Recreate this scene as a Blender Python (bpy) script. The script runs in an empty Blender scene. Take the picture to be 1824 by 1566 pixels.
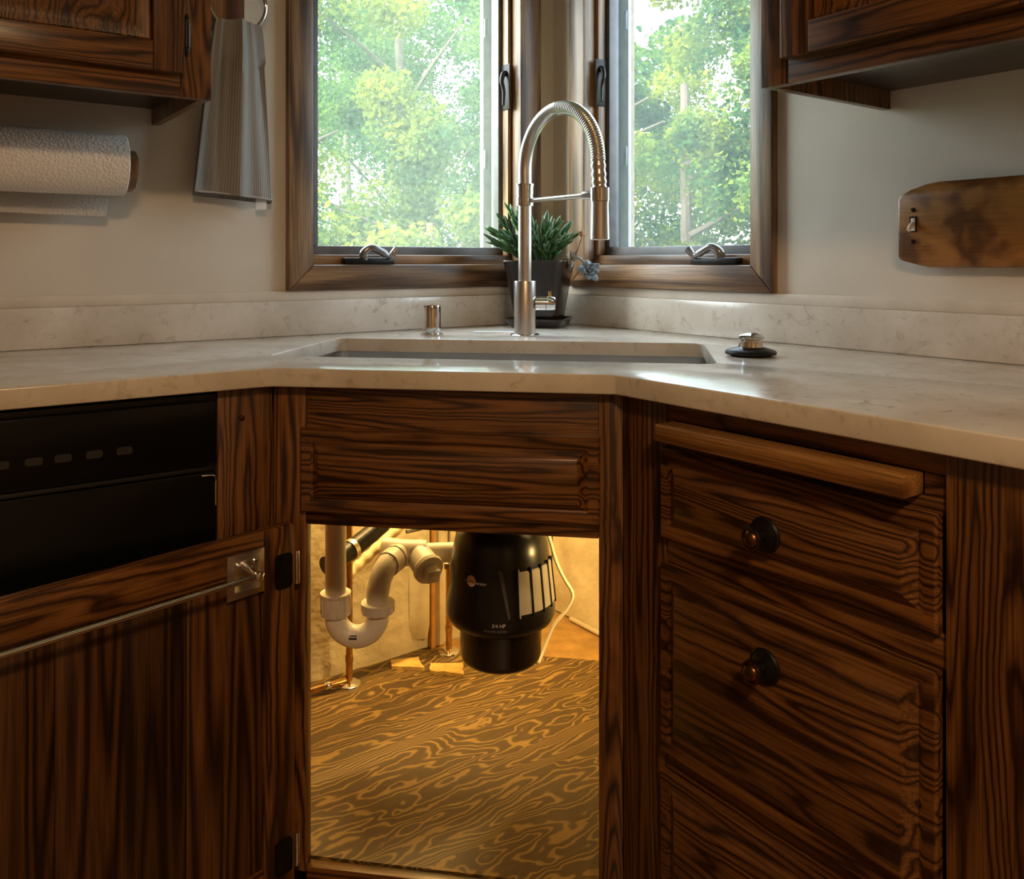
import bpy, bmesh, math, random
from mathutils import Vector, Matrix
random.seed(7)
SC = bpy.context.scene
COL = SC.collection
PI = math.pi

# ------------------------------------------------------------------ camera, sky, sun, exposure
# Room frame: the corner behind the sink is the origin; the left wall is y = 0, the right wall is x = 0.
cam = bpy.data.cameras.new('camera'); cam_o = bpy.data.objects.new('camera', cam); COL.objects.link(cam_o)
cam_o.location = (-1.51, -1.88, 1.084)
cam_o.rotation_euler = (PI / 2, 0, math.radians(-36))
cam.sensor_fit = 'HORIZONTAL'; cam.sensor_width = 36.0
cam.lens = 36.0 * 1520 / 1824
cam.shift_y = -(783 - 465) / 1824
cam.clip_start = 0.02; cam.clip_end = 300
SC.camera = cam_o

W = bpy.data.worlds.new('sky'); SC.world = W; W.use_nodes = True
wn = W.node_tree.nodes; wl = W.node_tree.links
bg = wn['Background']; sky = wn.new('ShaderNodeTexSky')
sky.sky_type = 'NISHITA'; sky.sun_disc = False
sky.sun_elevation = math.radians(48); sky.sun_rotation = math.radians(-80)
sky.air_density = 1.0; sky.dust_density = 3.0; sky.ozone_density = 1.0
hs = wn.new('ShaderNodeHueSaturation'); hs.inputs['Saturation'].default_value = 0.45
wl.new(sky.outputs[0], hs.inputs['Color']); wl.new(hs.outputs[0], bg.inputs['Color'])
bg.inputs['Strength'].default_value = 1.5

sun = bpy.data.lights.new('sun', 'SUN'); sun_o = bpy.data.objects.new('sun', sun); COL.objects.link(sun_o)
sun.energy = 6.0; sun.angle = math.radians(1.0); sun.color = (1.0, 0.93, 0.80)
# light comes from high on the left, outside the left window's wall
sun_dir = Vector((0.74, -0.10, -0.66)).normalized()
sun_o.rotation_euler = sun_dir.to_track_quat('-Z', 'Y').to_euler()

VS = SC.view_settings
VS.view_transform = 'Standard'; VS.look = 'None'; VS.gamma = 1.0; VS.use_curve_mapping = False
VS.exposure = 0.8
try:
    SC.cycles.max_bounces = 7; SC.cycles.diffuse_bounces = 3; SC.cycles.transparent_max_bounces = 8
    SC.cycles.sample_clamp_indirect = 6.0
    SC.cycles.use_denoising = True
    SC.cycles.use_adaptive_sampling = True; SC.cycles.adaptive_threshold = 0.04
except Exception:
    pass

# ------------------------------------------------------------------ materials
MATS = {}
def newmat(name):
    m = bpy.data.materials.new(name); m.use_nodes = True
    nt = m.node_tree; b = nt.nodes['Principled BSDF']
    return m, nt, b
def simple(name, col, rough=0.5, metal=0.0, spec=0.5, bump=None, coat=0.0, var=0.0, vscale=20.0, emit=None):
    if name in MATS: return MATS[name]
    m, nt, b = newmat(name); N = nt.nodes.new; L = nt.links.new
    b.inputs['Base Color'].default_value = (*col, 1); b.inputs['Roughness'].default_value = rough
    b.inputs['Metallic'].default_value = metal; b.inputs['Specular IOR Level'].default_value = spec
    b.inputs['Coat Weight'].default_value = coat
    tc = N('ShaderNodeTexCoord')
    if var:
        n = N('ShaderNodeTexNoise'); n.inputs['Scale'].default_value = vscale; n.inputs['Detail'].default_value = 5
        L(tc.outputs['Object'], n.inputs['Vector'])
        r = N('ShaderNodeValToRGB'); e = r.color_ramp.elements
        e[0].position = .3; e[1].position = .7
        e[0].color = (*[c * (1 - var) for c in col], 1); e[1].color = (*[min(1, c * (1 + var)) for c in col], 1)
        L(n.outputs['Fac'], r.inputs['Fac']); L(r.outputs[0], b.inputs['Base Color'])
    if bump:
        n = N('ShaderNodeTexNoise'); n.inputs['Scale'].default_value = bump[0]; n.inputs['Detail'].default_value = 4
        L(tc.outputs['Object'], n.inputs['Vector'])
        bp = N('ShaderNodeBump'); bp.inputs['Strength'].default_value = bump[1]; bp.inputs['Distance'].default_value = bump[2]
        L(n.outputs['Fac'], bp.inputs['Height']); L(bp.outputs[0], b.inputs['Normal'])
    if emit:
        b.inputs['Emission Color'].default_value = (*emit[:3], 1); b.inputs['Emission Strength'].default_value = emit[3]
    MATS[name] = m; return m

def wood(name, axis, light, mid, dark, cross=13.0, along=1.0, rings=7.0, rough=0.34, pore=0.5, coat=0.15, warp=0.0, ringbias=0.5, detail=1.2):
    """Contour lines of a noise stretched along the grain axis: flat-sawn cathedral grain."""
    if name in MATS: return MATS[name]
    m, nt, b = newmat(name); N = nt.nodes.new; L = nt.links.new
    tc = N('ShaderNodeTexCoord'); oi = N('ShaderNodeObjectInfo')
    mu = N('ShaderNodeMath'); mu.operation = 'MULTIPLY'; mu.inputs[1].default_value = 7.3
    L(oi.outputs['Random'], mu.inputs[0])
    ad = N('ShaderNodeVectorMath'); ad.operation = 'ADD'
    L(tc.outputs['Object'], ad.inputs[0]); L(mu.outputs[0], ad.inputs[1])
    vec = ad.outputs[0]
    if warp:
        wnz = N('ShaderNodeTexNoise'); wnz.inputs['Scale'].default_value = 9; wnz.inputs['Detail'].default_value = 3
        L(vec, wnz.inputs['Vector'])
        sub = N('ShaderNodeVectorMath'); sub.operation = 'SUBTRACT'; sub.inputs[1].default_value = (.5, .5, .5)
        L(wnz.outputs['Color'], sub.inputs[0])
        sc = N('ShaderNodeVectorMath'); sc.operation = 'SCALE'; sc.inputs['Scale'].default_value = warp
        L(sub.outputs[0], sc.inputs[0])
        a2 = N('ShaderNodeVectorMath'); a2.operation = 'ADD'; L(vec, a2.inputs[0]); L(sc.outputs[0], a2.inputs[1]); vec = a2.outputs[0]
    s = [cross] * 3; s['xyz'.index(axis)] = along
    mp = N('ShaderNodeVectorMath'); mp.operation = 'MULTIPLY'; mp.inputs[1].default_value = s; L(vec, mp.inputs[0])
    n1 = N('ShaderNodeTexNoise'); n1.inputs['Scale'].default_value = 1.0; n1.inputs['Detail'].default_value = detail; n1.inputs['Roughness'].default_value = .45
    L(mp.outputs[0], n1.inputs['Vector'])
    k = N('ShaderNodeMath'); k.operation = 'MULTIPLY'; k.inputs[1].default_value = rings * 2 * PI; L(n1.outputs['Fac'], k.inputs[0])
    si = N('ShaderNodeMath'); si.operation = 'SINE'; L(k.outputs[0], si.inputs[0])
    h = N('ShaderNodeMath'); h.operation = 'MULTIPLY_ADD'; h.inputs[1].default_value = .5; h.inputs[2].default_value = .5; L(si.outputs[0], h.inputs[0])
    # fine open pores running with the grain
    s2 = [420.0] * 3; s2['xyz'.index(axis)] = 9.0
    mp2 = N('ShaderNodeVectorMath'); mp2.operation = 'MULTIPLY'; mp2.inputs[1].default_value = s2; L(ad.outputs[0], mp2.inputs[0])
    n2 = N('ShaderNodeTexNoise'); n2.inputs['Scale'].default_value = 1.0; n2.inputs['Detail'].default_value = 2.5; L(mp2.outputs[0], n2.inputs['Vector'])
    # broad tone change
    n3 = N('ShaderNodeTexNoise'); n3.inputs['Scale'].default_value = .35; n3.inputs['Detail'].default_value = 2; L(mp.outputs[0], n3.inputs['Vector'])
    r = N('ShaderNodeValToRGB'); e = r.color_ramp.elements
    e[0].position = .0; e[0].color = (*dark, 1); e[1].position = .95; e[1].color = (*light, 1)
    em = e.new(ringbias); em.color = (*mid, 1)
    L(h.outputs[0], r.inputs['Fac'])
    pr = N('ShaderNodeValToRGB'); p = pr.color_ramp.elements
    p[0].position = .36; p[0].color = (1 - pore,) * 3 + (1,); p[1].position = .56; p[1].color = (1, 1, 1, 1)
    L(n2.outputs['Fac'], pr.inputs['Fac'])
    mx = N('ShaderNodeMix'); mx.data_type = 'RGBA'; mx.blend_type = 'MULTIPLY'; mx.inputs['Factor'].default_value = 1
    L(r.outputs[0], mx.inputs['A']); L(pr.outputs[0], mx.inputs['B'])
    tr = N('ShaderNodeMapRange'); tr.inputs['From Min'].default_value = .3; tr.inputs['From Max'].default_value = .7
    tr.inputs['To Min'].default_value = .72; tr.inputs['To Max'].default_value = 1.18; L(n3.outputs['Fac'], tr.inputs['Value'])
    sc2 = N('ShaderNodeVectorMath'); sc2.operation = 'SCALE'; L(mx.outputs['Result'], sc2.inputs[0]); L(tr.outputs[0], sc2.inputs['Scale'])
    L(sc2.outputs[0], b.inputs['Base Color'])
    b.inputs['Roughness'].default_value = rough; b.inputs['Coat Weight'].default_value = coat; b.inputs['Coat Roughness'].default_value = .25
    bp = N('ShaderNodeBump'); bp.inputs['Strength'].default_value = .25; bp.inputs['Distance'].default_value = .0006
    L(pr.outputs[0], bp.inputs['Height']); L(bp.outputs[0], b.inputs['Normal'])
    MATS[name] = m; return m

OAK = ((.200, .080, .0185), (.122, .043, .0095), (.030, .0095, .0026))
def oak(axis): return wood('oak_' + axis, axis, *OAK, cross=20.0, along=1.0, rings=14, pore=.5, detail=1.4, warp=.010, ringbias=.30)
TRIM = ((.32, .185, .090), (.22, .120, .055), (.085, .042, .019))
def trimwood(axis): return wood('window_wood_' + axis, axis, *TRIM, cross=16, along=1.4, rings=4, rough=.4)
def M_ply(): return wood('plywood', 'x', (.34, .20, .046), (.115, .062, .0135), (.085, .044, .009), cross=9.5, along=1.6, rings=30, rough=.55, pore=.12, coat=.0, warp=.05, ringbias=.68, detail=2.2)
M_chrome = simple('brushed_steel', (.66, .63, .59), .30, 1.0, bump=(900, .05, .0002))
M_polish = simple('polished_chrome', (.78, .78, .78), .07, 1.0)
M_sinkst = simple('sink_steel', (.55, .54, .52), .3, 1.0)
M_black = simple('black_plastic', (.006, .006, .006), .28)
M_blackgloss = simple('black_gloss', (.003, .003, .003), .22, spec=.25)
M_iron = simple('dark_iron', (.012, .010, .009), .4, .6)
M_bronze = simple('aged_bronze', (.16, .075, .03), .32, 1.0, var=.3, vscale=80)
M_copper = simple('copper_pipe', (.56, .32, .11), .3, 1.0, var=.25, vscale=40)
M_pvc = simple('white_pvc', (.66, .60, .52), .35, var=.06, vscale=15)
M_greyalu = simple('grey_window_metal', (.115, .115, .12), .45, .2, var=.15, vscale=30)
M_lightalu = simple('light_window_metal', (.42, .42, .43), .5, .1, var=.12, vscale=25)
M_rubber = simple('black_rubber', (.006, .006, .006), .35, spec=.3)
M_white = simple('white_plastic', (.75, .70, .60), .35)
M_cream = simple('cream_paint', (.70, .62, .48), .6)

def mk_wall():
    m, nt, b = newmat('wall_paint'); N = nt.nodes.new; L = nt.links.new
    tc = N('ShaderNodeTexCoord'); n = N('ShaderNodeTexNoise'); n.inputs['Scale'].default_value = 3.5; n.inputs['Detail'].default_value = 6
    L(tc.outputs['Object'], n.inputs['Vector'])
    r = N('ShaderNodeValToRGB'); e = r.color_ramp.elements; e[0].position = .3; e[1].position = .72
    e[0].color = (.56, .50, .42, 1); e[1].color = (.66, .60, .51, 1); L(n.outputs['Fac'], r.inputs['Fac']); L(r.outputs[0], b.inputs['Base Color'])
    b.inputs['Roughness'].default_value = .55
    n2 = N('ShaderNodeTexNoise'); n2.inputs['Scale'].default_value = 60; n2.inputs['Detail'].default_value = 4; L(tc.outputs['Object'], n2.inputs['Vector'])
    bp = N('ShaderNodeBump'); bp.inputs['Strength'].default_value = .12; bp.inputs['Distance'].default_value = .002
    L(n2.outputs['Fac'], bp.inputs['Height']); L(bp.outputs[0], b.inputs['Normal']); return m
M_wall = mk_wall()
def mk_plaster():
    m, nt, b = newmat('rough_plaster'); N = nt.nodes.new; L = nt.links.new
    tc = N('ShaderNodeTexCoord'); n = N('ShaderNodeTexNoise'); n.inputs['Scale'].default_value = 9; n.inputs['Detail'].default_value = 7; n.inputs['Roughness'].default_value = .6
    L(tc.outputs['Object'], n.inputs['Vector'])
    r = N('ShaderNodeValToRGB'); e = r.color_ramp.elements; e[0].position = .3; e[1].position = .7
    e[0].color = (.50, .40, .24, 1); e[1].color = (.72, .62, .42, 1); L(n.outputs['Fac'], r.inputs['Fac']); L(r.outputs[0], b.inputs['Base Color'])
    b.inputs['Roughness'].default_value = .6
    n2 = N('ShaderNodeTexNoise'); n2.inputs['Scale'].default_value = 38; n2.inputs['Detail'].default_value = 5; L(tc.outputs['Object'], n2.inputs['Vector'])
    v = N('ShaderNodeTexVoronoi'); v.feature = 'DISTANCE_TO_EDGE'; v.inputs['Scale'].default_value = 7; L(tc.outputs['Object'], v.inputs['Vector'])
    cr = N('ShaderNodeMath'); cr.operation = 'LESS_THAN'; cr.inputs[1].default_value = .008; L(v.outputs['Distance'], cr.inputs[0])
    sb = N('ShaderNodeMath'); sb.operation = 'SUBTRACT'; L(n2.outputs['Fac'], sb.inputs[0]); L(cr.outputs[0], sb.inputs[1])
    bp = N('ShaderNodeBump'); bp.inputs['Strength'].default_value = .5; bp.inputs['Distance'].default_value = .006
    L(sb.outputs[0], bp.inputs['Height']); L(bp.outputs[0], b.inputs['Normal']); return m
M_plaster = mk_plaster()
def mk_quartz():
    m, nt, b = newmat('quartz_counter'); N = nt.nodes.new; L = nt.links.new
    tc = N('ShaderNodeTexCoord')
    n = N('ShaderNodeTexNoise'); n.inputs['Scale'].default_value = 6; n.inputs['Detail'].default_value = 7; n.inputs['Roughness'].default_value = .62; L(tc.outputs['Object'], n.inputs['Vector'])
    r = N('ShaderNodeValToRGB'); e = r.color_ramp.elements; e[0].position = .28; e[1].position = .66
    e[0].color = (.50, .44, .36, 1); e[1].color = (.70, .65, .58, 1); L(n.outputs['Fac'], r.inputs['Fac'])
    # short grey-brown flecks and veins
    n2 = N('ShaderNodeTexNoise'); n2.inputs['Scale'].default_value = 26; n2.inputs['Detail'].default_value = 8; n2.inputs['Roughness'].default_value = .7; n2.inputs['Distortion'].default_value = 1.4
    L(tc.outputs['Object'], n2.inputs['Vector'])
    r2 = N('ShaderNodeValToRGB'); q = r2.color_ramp.elements; q[0].position = .33; q[1].position = .45
    q[0].color = (.55, .50, .44, 1); q[1].color = (1, 1, 1, 1); L(n2.outputs['Fac'], r2.inputs['Fac'])
    mx = N('ShaderNodeMix'); mx.data_type = 'RGBA'; mx.blend_type = 'MULTIPLY'; mx.inputs['Factor'].default_value = .6
    L(r.outputs[0], mx.inputs['A']); L(r2.outputs[0], mx.inputs['B']); L(mx.outputs['Result'], b.inputs['Base Color'])
    b.inputs['Roughness'].default_value = .16; b.inputs['Specular IOR Level'].default_value = .5; return m
M_quartz = mk_quartz()
def mk_glass():
    m = bpy.data.materials.new('dusty_glass'); m.use_nodes = True; nt = m.node_tree; nt.nodes.clear(); N = nt.nodes.new; L = nt.links.new
    out = N('ShaderNodeOutputMaterial'); tr = N('ShaderNodeBsdfTransparent'); tr.inputs[0].default_value = (.93, .97, .95, 1)
    gl = N('ShaderNodeBsdfGlossy'); gl.inputs['Roughness'].default_value = .03
    tl = N('ShaderNodeBsdfTranslucent'); tl.inputs[0].default_value = (.80, .95, .90, 1)
    tc = N('ShaderNodeTexCoord'); n = N('ShaderNodeTexNoise'); n.inputs['Scale'].default_value = 90; n.inputs['Detail'].default_value = 8; n.inputs['Roughness'].default_value = .8
    L(tc.outputs['Object'], n.inputs['Vector'])
    mr = N('ShaderNodeMapRange'); mr.inputs['From Min'].default_value = .35; mr.inputs['From Max'].default_value = .7
    mr.inputs['To Min'].default_value = .025; mr.inputs['To Max'].default_value = .075; L(n.outputs['Fac'], mr.inputs['Value'])
    m1 = N('ShaderNodeMixShader'); L(mr.outputs[0], m1.inputs[0]); L(tr.outputs[0], m1.inputs[1]); L(tl.outputs[0], m1.inputs[2])
    m2 = N('ShaderNodeMixShader'); m2.inputs[0].default_value = .003; L(m1.outputs[0], m2.inputs[1]); L(gl.outputs[0], m2.inputs[2])
    L(m2.outputs[0], out.inputs[0]); return m
M_glass = mk_glass()
def mk_leaf(name, c1, c2, tmix=.5):
    m = bpy.data.materials.new(name); m.use_nodes = True; nt = m.node_tree; nt.nodes.clear(); N = nt.nodes.new; L = nt.links.new
    out = N('ShaderNodeOutputMaterial'); tc = N('ShaderNodeTexCoord'); n = N('ShaderNodeTexNoise'); n.inputs['Scale'].default_value = 1.6; n.inputs['Detail'].default_value = 5
    L(tc.outputs['Object'], n.inputs['Vector']); r = N('ShaderNodeValToRGB'); e = r.color_ramp.elements; e[0].position = .38; e[1].position = .62
    e[0].color = (*c1, 1); e[1].color = (*c2, 1); L(n.outputs['Fac'], r.inputs['Fac'])
    d = N('ShaderNodeBsdfDiffuse'); t = N('ShaderNodeBsdfTranslucent'); L(r.outputs[0], d.inputs[0]); L(r.outputs[0], t.inputs[0])
    mx = N('ShaderNodeMixShader'); mx.inputs[0].default_value = tmix; L(d.outputs[0], mx.inputs[1]); L(t.outputs[0], mx.inputs[2]); L(mx.outputs[0], out.inputs[0]); return m
M_leafA = mk_leaf('leaf_green', (.020, .060, .026), (.085, .135, .022))
M_leafB = mk_leaf('leaf_yellow_green', (.035, .085, .026), (.21, .23, .024))
M_bark = simple('bark', (.09, .065, .045), .9, bump=(40, .6, .02))

# ------------------------------------------------------------------ mesh helpers
def BM(): return bmesh.new()
def box(bm, x0, x1, y0, y1, z0, z1, bev=0.0, seg=2):
    r = bmesh.ops.create_cube(bm, size=1)
    vs = r['verts']
    for v in vs:
        v.co = Vector(((x0 + x1) / 2 + v.co.x * (x1 - x0), (y0 + y1) / 2 + v.co.y * (y1 - y0), (z0 + z1) / 2 + v.co.z * (z1 - z0)))
    if bev:
        es = list({e for v in vs for e in v.link_edges})
        bmesh.ops.bevel(bm, geom=es, offset=bev, segments=seg, profile=.5, affect='EDGES')
    return bm
def prism(bm, pts, f0, f1):
    """pts: closed polygon; f0/f1 map a 2-D point to the two 3-D ends."""
    a = [bm.verts.new(f0(p)) for p in pts]; b = [bm.verts.new(f1(p)) for p in pts]
    n = len(pts); bm.faces.new(a); bm.faces.new(b[::-1])
    for i in range(n): bm.faces.new((a[i], b[i], b[(i + 1) % n], a[(i + 1) % n]))
    return bm
def frame_at(d):
    d = Vector(d).normalized(); u = d.cross(Vector((0, 0, 1)))
    if u.length < 1e-4: u = Vector((1, 0, 0))
    u.normalize(); return u, d.cross(u).normalized()
def tube(bm, path, rad, n=16, cap=True, flat=1.0):
    P = [Vector(p) for p in path]; R = rad if isinstance(rad, (list, tuple)) else [rad] * len(P)
    rings = []; u = None
    for i, p in enumerate(P):
        d = (P[min(i + 1, len(P) - 1)] - P[max(i - 1, 0)])
        if d.length < 1e-9: d = P[min(i + 1, len(P) - 1)] - P[0]
        d.normalize()
        if u is None: u, w = frame_at(d)
        else:
            u = (u - d * u.dot(d)).normalized(); w = d.cross(u).normalized()
        rings.append([bm.verts.new(p + u * math.cos(2 * PI * k / n) * R[i] + w * math.sin(2 * PI * k / n) * R[i] * flat) for k in range(n)])
    for a, b in zip(rings, rings[1:]):
        for k in range(n): bm.faces.new((a[k], a[(k + 1) % n], b[(k + 1) % n], b[k]))
    if cap:
        bm.faces.new(rings[0][::-1]); bm.faces.new(rings[-1])
    return bm
def lathe(bm, prof, c=(0, 0, 0), n=40, axis='z', cap=True):
    """prof: (radius, height) pairs along the axis."""
    rings = []
    for r, h in prof:
        ring = []
        for k in range(n):
            a = 2 * PI * k / n; x, y = r * math.cos(a), r * math.sin(a)
            p = {'z': (x, y, h), 'x': (h, x, y), 'y': (x, h, y)}[axis]
            ring.append(bm.verts.new(Vector(c) + Vector(p)))
        rings.append(ring)
    for a, b in zip(rings, rings[1:]):
        for k in range(n): bm.faces.new((a[k], a[(k + 1) % n], b[(k + 1) % n], b[k]))
    if cap:
        bm.faces.new(rings[0]); bm.faces.new(rings[-1])
    return bm
def arc(c, r, a0, a1, n=8): return [(c[0] + r * math.cos(a0 + (a1 - a0) * i / n), c[1] + r * math.sin(a0 + (a1 - a0) * i / n)) for i in range(n + 1)]
def rrect(x0, x1, y0, y1, r, n=6):
    return arc((x1 - r, y1 - r), r, 0, PI / 2, n) + arc((x0 + r, y1 - r), r, PI / 2, PI, n) + arc((x0 + r, y0 + r), r, PI, 1.5 * PI, n) + arc((x1 - r, y0 + r), r, 1.5 * PI, 2 * PI, n)
def bezier_path(pts, n=8):
    """Catmull-Rom through the points."""
    P = [Vector(p) for p in pts]; P = [2 * P[0] - P[1]] + P + [2 * P[-1] - P[-2]]; out = []
    for i in range(1, len(P) - 2):
        for k in range(n):
            t = k / n
            out.append(.5 * ((2 * P[i]) + (P[i + 1] - P[i - 1]) * t + (2 * P[i - 1] - 5 * P[i] + 4 * P[i + 1] - P[i + 2]) * t * t + (3 * P[i] - P[i - 1] - 3 * P[i + 1] + P[i + 2]) * t ** 3))
    out.append(P[-2]); return out

def obj(name, bm, mat, parent=None, smooth=True, angle=38, mtx=None):
    if mtx is not None: bmesh.ops.transform(bm, matrix=mtx, verts=bm.verts)
    bmesh.ops.recalc_face_normals(bm, faces=bm.faces)
    if smooth:
        lim = math.radians(angle)
        for f in bm.faces: f.smooth = True
        for e in bm.edges:
            e.smooth = (len(e.link_faces) == 2 and e.calc_face_angle(9) < lim)
    me = bpy.data.meshes.new(name); bm.to_mesh(me); bm.free()
    me.materials.append(mat)
    o = bpy.data.objects.new(name, me); COL.objects.link(o)
    if parent: o.parent = parent
    return o
def tag(o, label, cat, group=None):
    o['label'] = label; o['category'] = cat
    if group: o['group'] = group
    return o
def thing(name, label, cat, loc=(0, 0, 0), rz=0, group=None):
    o = bpy.data.objects.new(name, None); COL.objects.link(o); o.empty_display_size = .05
    o.location = loc; o.rotation_euler = (0, 0, rz); return tag(o, label, cat, group)
def struct(o, label=None):
    o['kind'] = 'structure'
    if label: o['label'] = label
    return o
def sbox(name, mat, parent, *a, bev=0.0, label=None):
    o = obj(name, box(BM(), *a, bev=bev), mat, parent)
    if label: o['label'] = label
    return o
def share(src, name, parent, mtx):
    o = bpy.data.objects.new(name, src.data); COL.objects.link(o); o.parent = parent; o.matrix_local = mtx; return o
def text_mesh(s, size):
    cu = bpy.data.curves.new('lettering', 'FONT'); cu.body = s; cu.size = size; cu.align_x = 'CENTER'; cu.align_y = 'CENTER'; cu.extrude = 0.0002
    t = bpy.data.objects.new('lettering', cu); COL.objects.link(t)
    dg = bpy.context.evaluated_depsgraph_get(); me = bpy.data.meshes.new_from_object(t.evaluated_get(dg))
    bpy.data.objects.remove(t); bpy.data.curves.remove(cu); return me

# ================================================================== THE ROOM
WT = .16
def wall_with_hole(name, horiz, s0, s1, h0, h1, z0, z1, zt):
    bm = BM()
    def b(a0, a1, c0, c1):
        if horiz: box(bm, a0, a1, 0, WT, c0, c1)
        else: box(bm, 0, WT, a0, a1, c0, c1)
    b(s0, h0, 0, zt); b(h1, s1, 0, zt); b(h0, h1, 0, z0); b(h0, h1, z1, zt)
    return struct(obj(name, bm, M_wall, smooth=False), 'off white painted kitchen wall')
wall_with_hole('wall_left', True, -3.4, WT, -.738, -.114, 1.060, 2.010, 2.44)
wall_with_hole('wall_right', False, -4.0, 0, -.711, -.137, 1.060, 2.010, 2.44)
M_bounce_brown = simple('dark_panelling', (.34, .28, .22), .6)  # brown of the unseen walls, toned for bounce light and reflections
struct(sbox('wall_back', M_bounce_brown, None, -3.4, 0, -4.1, -4.0, 0, 2.44))
struct(sbox('wall_far', M_bounce_brown, None, -3.5, -3.4, -4.1, WT, 0, 2.44))
M_floor = wood('floor_planks', 'x', (.30, .17, .07), (.20, .10, .04), (.10, .05, .02), cross=9, along=1, rings=4, rough=.45)
struct(sbox('floor', M_floor, None, -3.5, WT, -4.1, WT, -.1, 0))
struct(sbox('ceiling', simple('ceiling_paint', (.78, .75, .70), .8), None, -3.5, WT, -4.1, WT, 2.44, 2.54))

# flat wood-free paint strip between the splash and the wall above it
M_strip = simple('caulk_strip', (.60, .53, .44), .45, var=.08, vscale=14)
struct(sbox('trim_1', M_strip, None, -2.4, -.0085, -.008, 0, .9939, 1.0155, bev=.0008))
struct(sbox('trim_2', M_strip, None, -.008, 0, -2.4, 0, .9939, 1.0155, bev=.0008))

# ------------------------------------------------------------------ windows
def window(name, fm, o0, i0, i1, o1, lock_d, crank_s, crank_dir, label):
    """fm maps (s, d, z): s along the wall, d outwards, to the room. o/i = outer and inner casing edges, o1 next to the corner."""
    root = bpy.data.objects.new(name, None); COL.objects.link(root); struct(root, label); root.empty_display_size = .1
    zb, zi, zti, zto = 1.016, 1.075, 1.995, 2.055
    axs = 'x' if fm((1, 0, 0))[0] == 1 else 'y'
    def P(bmx, nm, mat, par=root, lab=None):
        for v in bmx.verts: v.co = fm(v.co)
        o = obj(nm, bmx, mat, par)
        if lab: o['label'] = lab
        return o
    def board(pts, nm, mat):
        bm = BM(); prism(bm, pts, lambda p: (p[0], -.019, p[1]), lambda p: (p[0], 0.0, p[1]))
        es = [e for e in bm.edges if all(v.co.y < -.018 for v in e.verts)]
        bmesh.ops.bevel(bm, geom=es, offset=.004, segments=2, profile=.5, affect='EDGES'); return P(bm, nm, mat)
    board([(o0, zb), (i0, zi), (i0, zti), (o0, zto)], 'casing_board', trimwood('z'))
    board([(o1, zb), (i1, zi), (i1, zti), (o1, zto)], 'casing_board', trimwood('z'))
    board([(o0, zb), (o1, zb), (i1, zi), (i0, zi)], 'casing_board', trimwood(axs))
    board([(o0, zto), (o1, zto), (i1, zti), (i0, zti)], 'casing_board', trimwood(axs))
    # jambs lining the opening
    for a, b_, c, d in ((i0 - .014, i0, zi, zti), (i1, i1 + .014, zi, zti)):
        P(box(BM(), a, b_, 0, .11, c, d), 'jamb', trimwood('z'))
    P(box(BM(), i0 - .014, i1 + .014, .0, .11, zi - .014, zi, bev=.001), 'sill', trimwood(axs))
    P(box(BM(), i0 - .014, i1 + .014, .0, .11, zti, zti + .014), 'head_jamb', trimwood(axs))
    # stops: wooden strips in front of the sash
    P(box(BM(), i0, i1, .020, .050, zi + .0003, 1.099, bev=.003), 'stop', trimwood(axs))
    P(box(BM(), i1 - .013, i1 - .0003, .022, .048, 1.0995, zti, bev=.003), 'stop', trimwood('z'))
    P(box(BM(), i0 + .0003, i0 + .013, .022, .048, 1.0995, zti, bev=.003), 'stop', trimwood('z'))
    # the grey sash and its pane
    f0, f1 = i0 + .001, i1 - .001; g0, g1 = i0 + .042, i1 - .042; gz0, gz1 = 1.121, zti - .035
    sash = P(box(BM(), f0, f1, .052, .088, 1.0765, gz0, bev=.003), 'sash_rail', M_greyalu)
    P(box(BM(), f0, f1, .052, .088, gz1, zti - .002, bev=.003), 'sash_rail', M_greyalu)
    P(box(BM(), f0, g0, .052, .088, gz0, gz1, bev=.003), 'sash_stile', M_greyalu)
    P(box(BM(), g1 + .018, f1, .052, .088, gz0, gz1, bev=.003), 'sash_stile', M_greyalu)
    P(box(BM(), g0 - .004, g1 + .022, .0745, .0785, gz0 - .004, gz1 + .004), 'pane', M_glass, lab='dusty window pane with hazy film')
    # outer frame seen through the glass beside the corner: bare wood strip, pale screen channel, clip
    P(box(BM(), g1 + .008, i1 + .012, .112, .124, 1.07, zti, bev=.002), 'screen_channel', M_lightalu)
    P(box(BM(), g1 + .022, i1 + .012, .1245, .150, 1.07, zti, bev=.002), 'outer_jamb', simple('bare_outer_wood', (.33, .24, .16), .7, var=.2, vscale=40))
    for zc in (1.37, 1.74):
        P(box(BM(), g1 + .0095, g1 + .0195, .105, .1118, zc - .026, zc + .026, bev=.001), 'clip', M_greyalu)
    # crank operator
    c0 = crank_s; dr = crank_dir
    base = BM(); box(base, c0 - .066, c0 + .066, -.006, .0195, zi + .0005, zi + .017, bev=.003)
    op = P(base, 'crank_base', M_iron)
    hb = BM()
    pth = bezier_path([(c0 - .012 * dr, .006, zi + .014), (c0 - .012 * dr, .002, zi + .030), (c0 + .004 * dr, -.004, zi + .041), (c0 + .028 * dr, -.008, zi + .031), (c0 + .050 * dr, -.010, zi + .021), (c0 + .060 * dr, -.012, zi + .030), (c0 + .067 * dr, -.012, zi + .037)], 6)
    nn = len(pth); tube(hb, pth, [.013 - .004 * min(1, i / 12) if i < 22 else .0065 + .003 * (i - 22) / max(1, nn - 22) for i in range(nn)], 12)
    P(hb, 'crank_handle', simple('steel_grey_paint', (.26, .25, .25), .28, .8), op)
    # sash lock on the corner-side stop
    lk = BM(); box(lk, i1 - .0165, i1 - .0135, .010, .046, 1.50, 1.625, bev=.001); lo = P(lk, 'lock_plate', M_iron)
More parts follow.
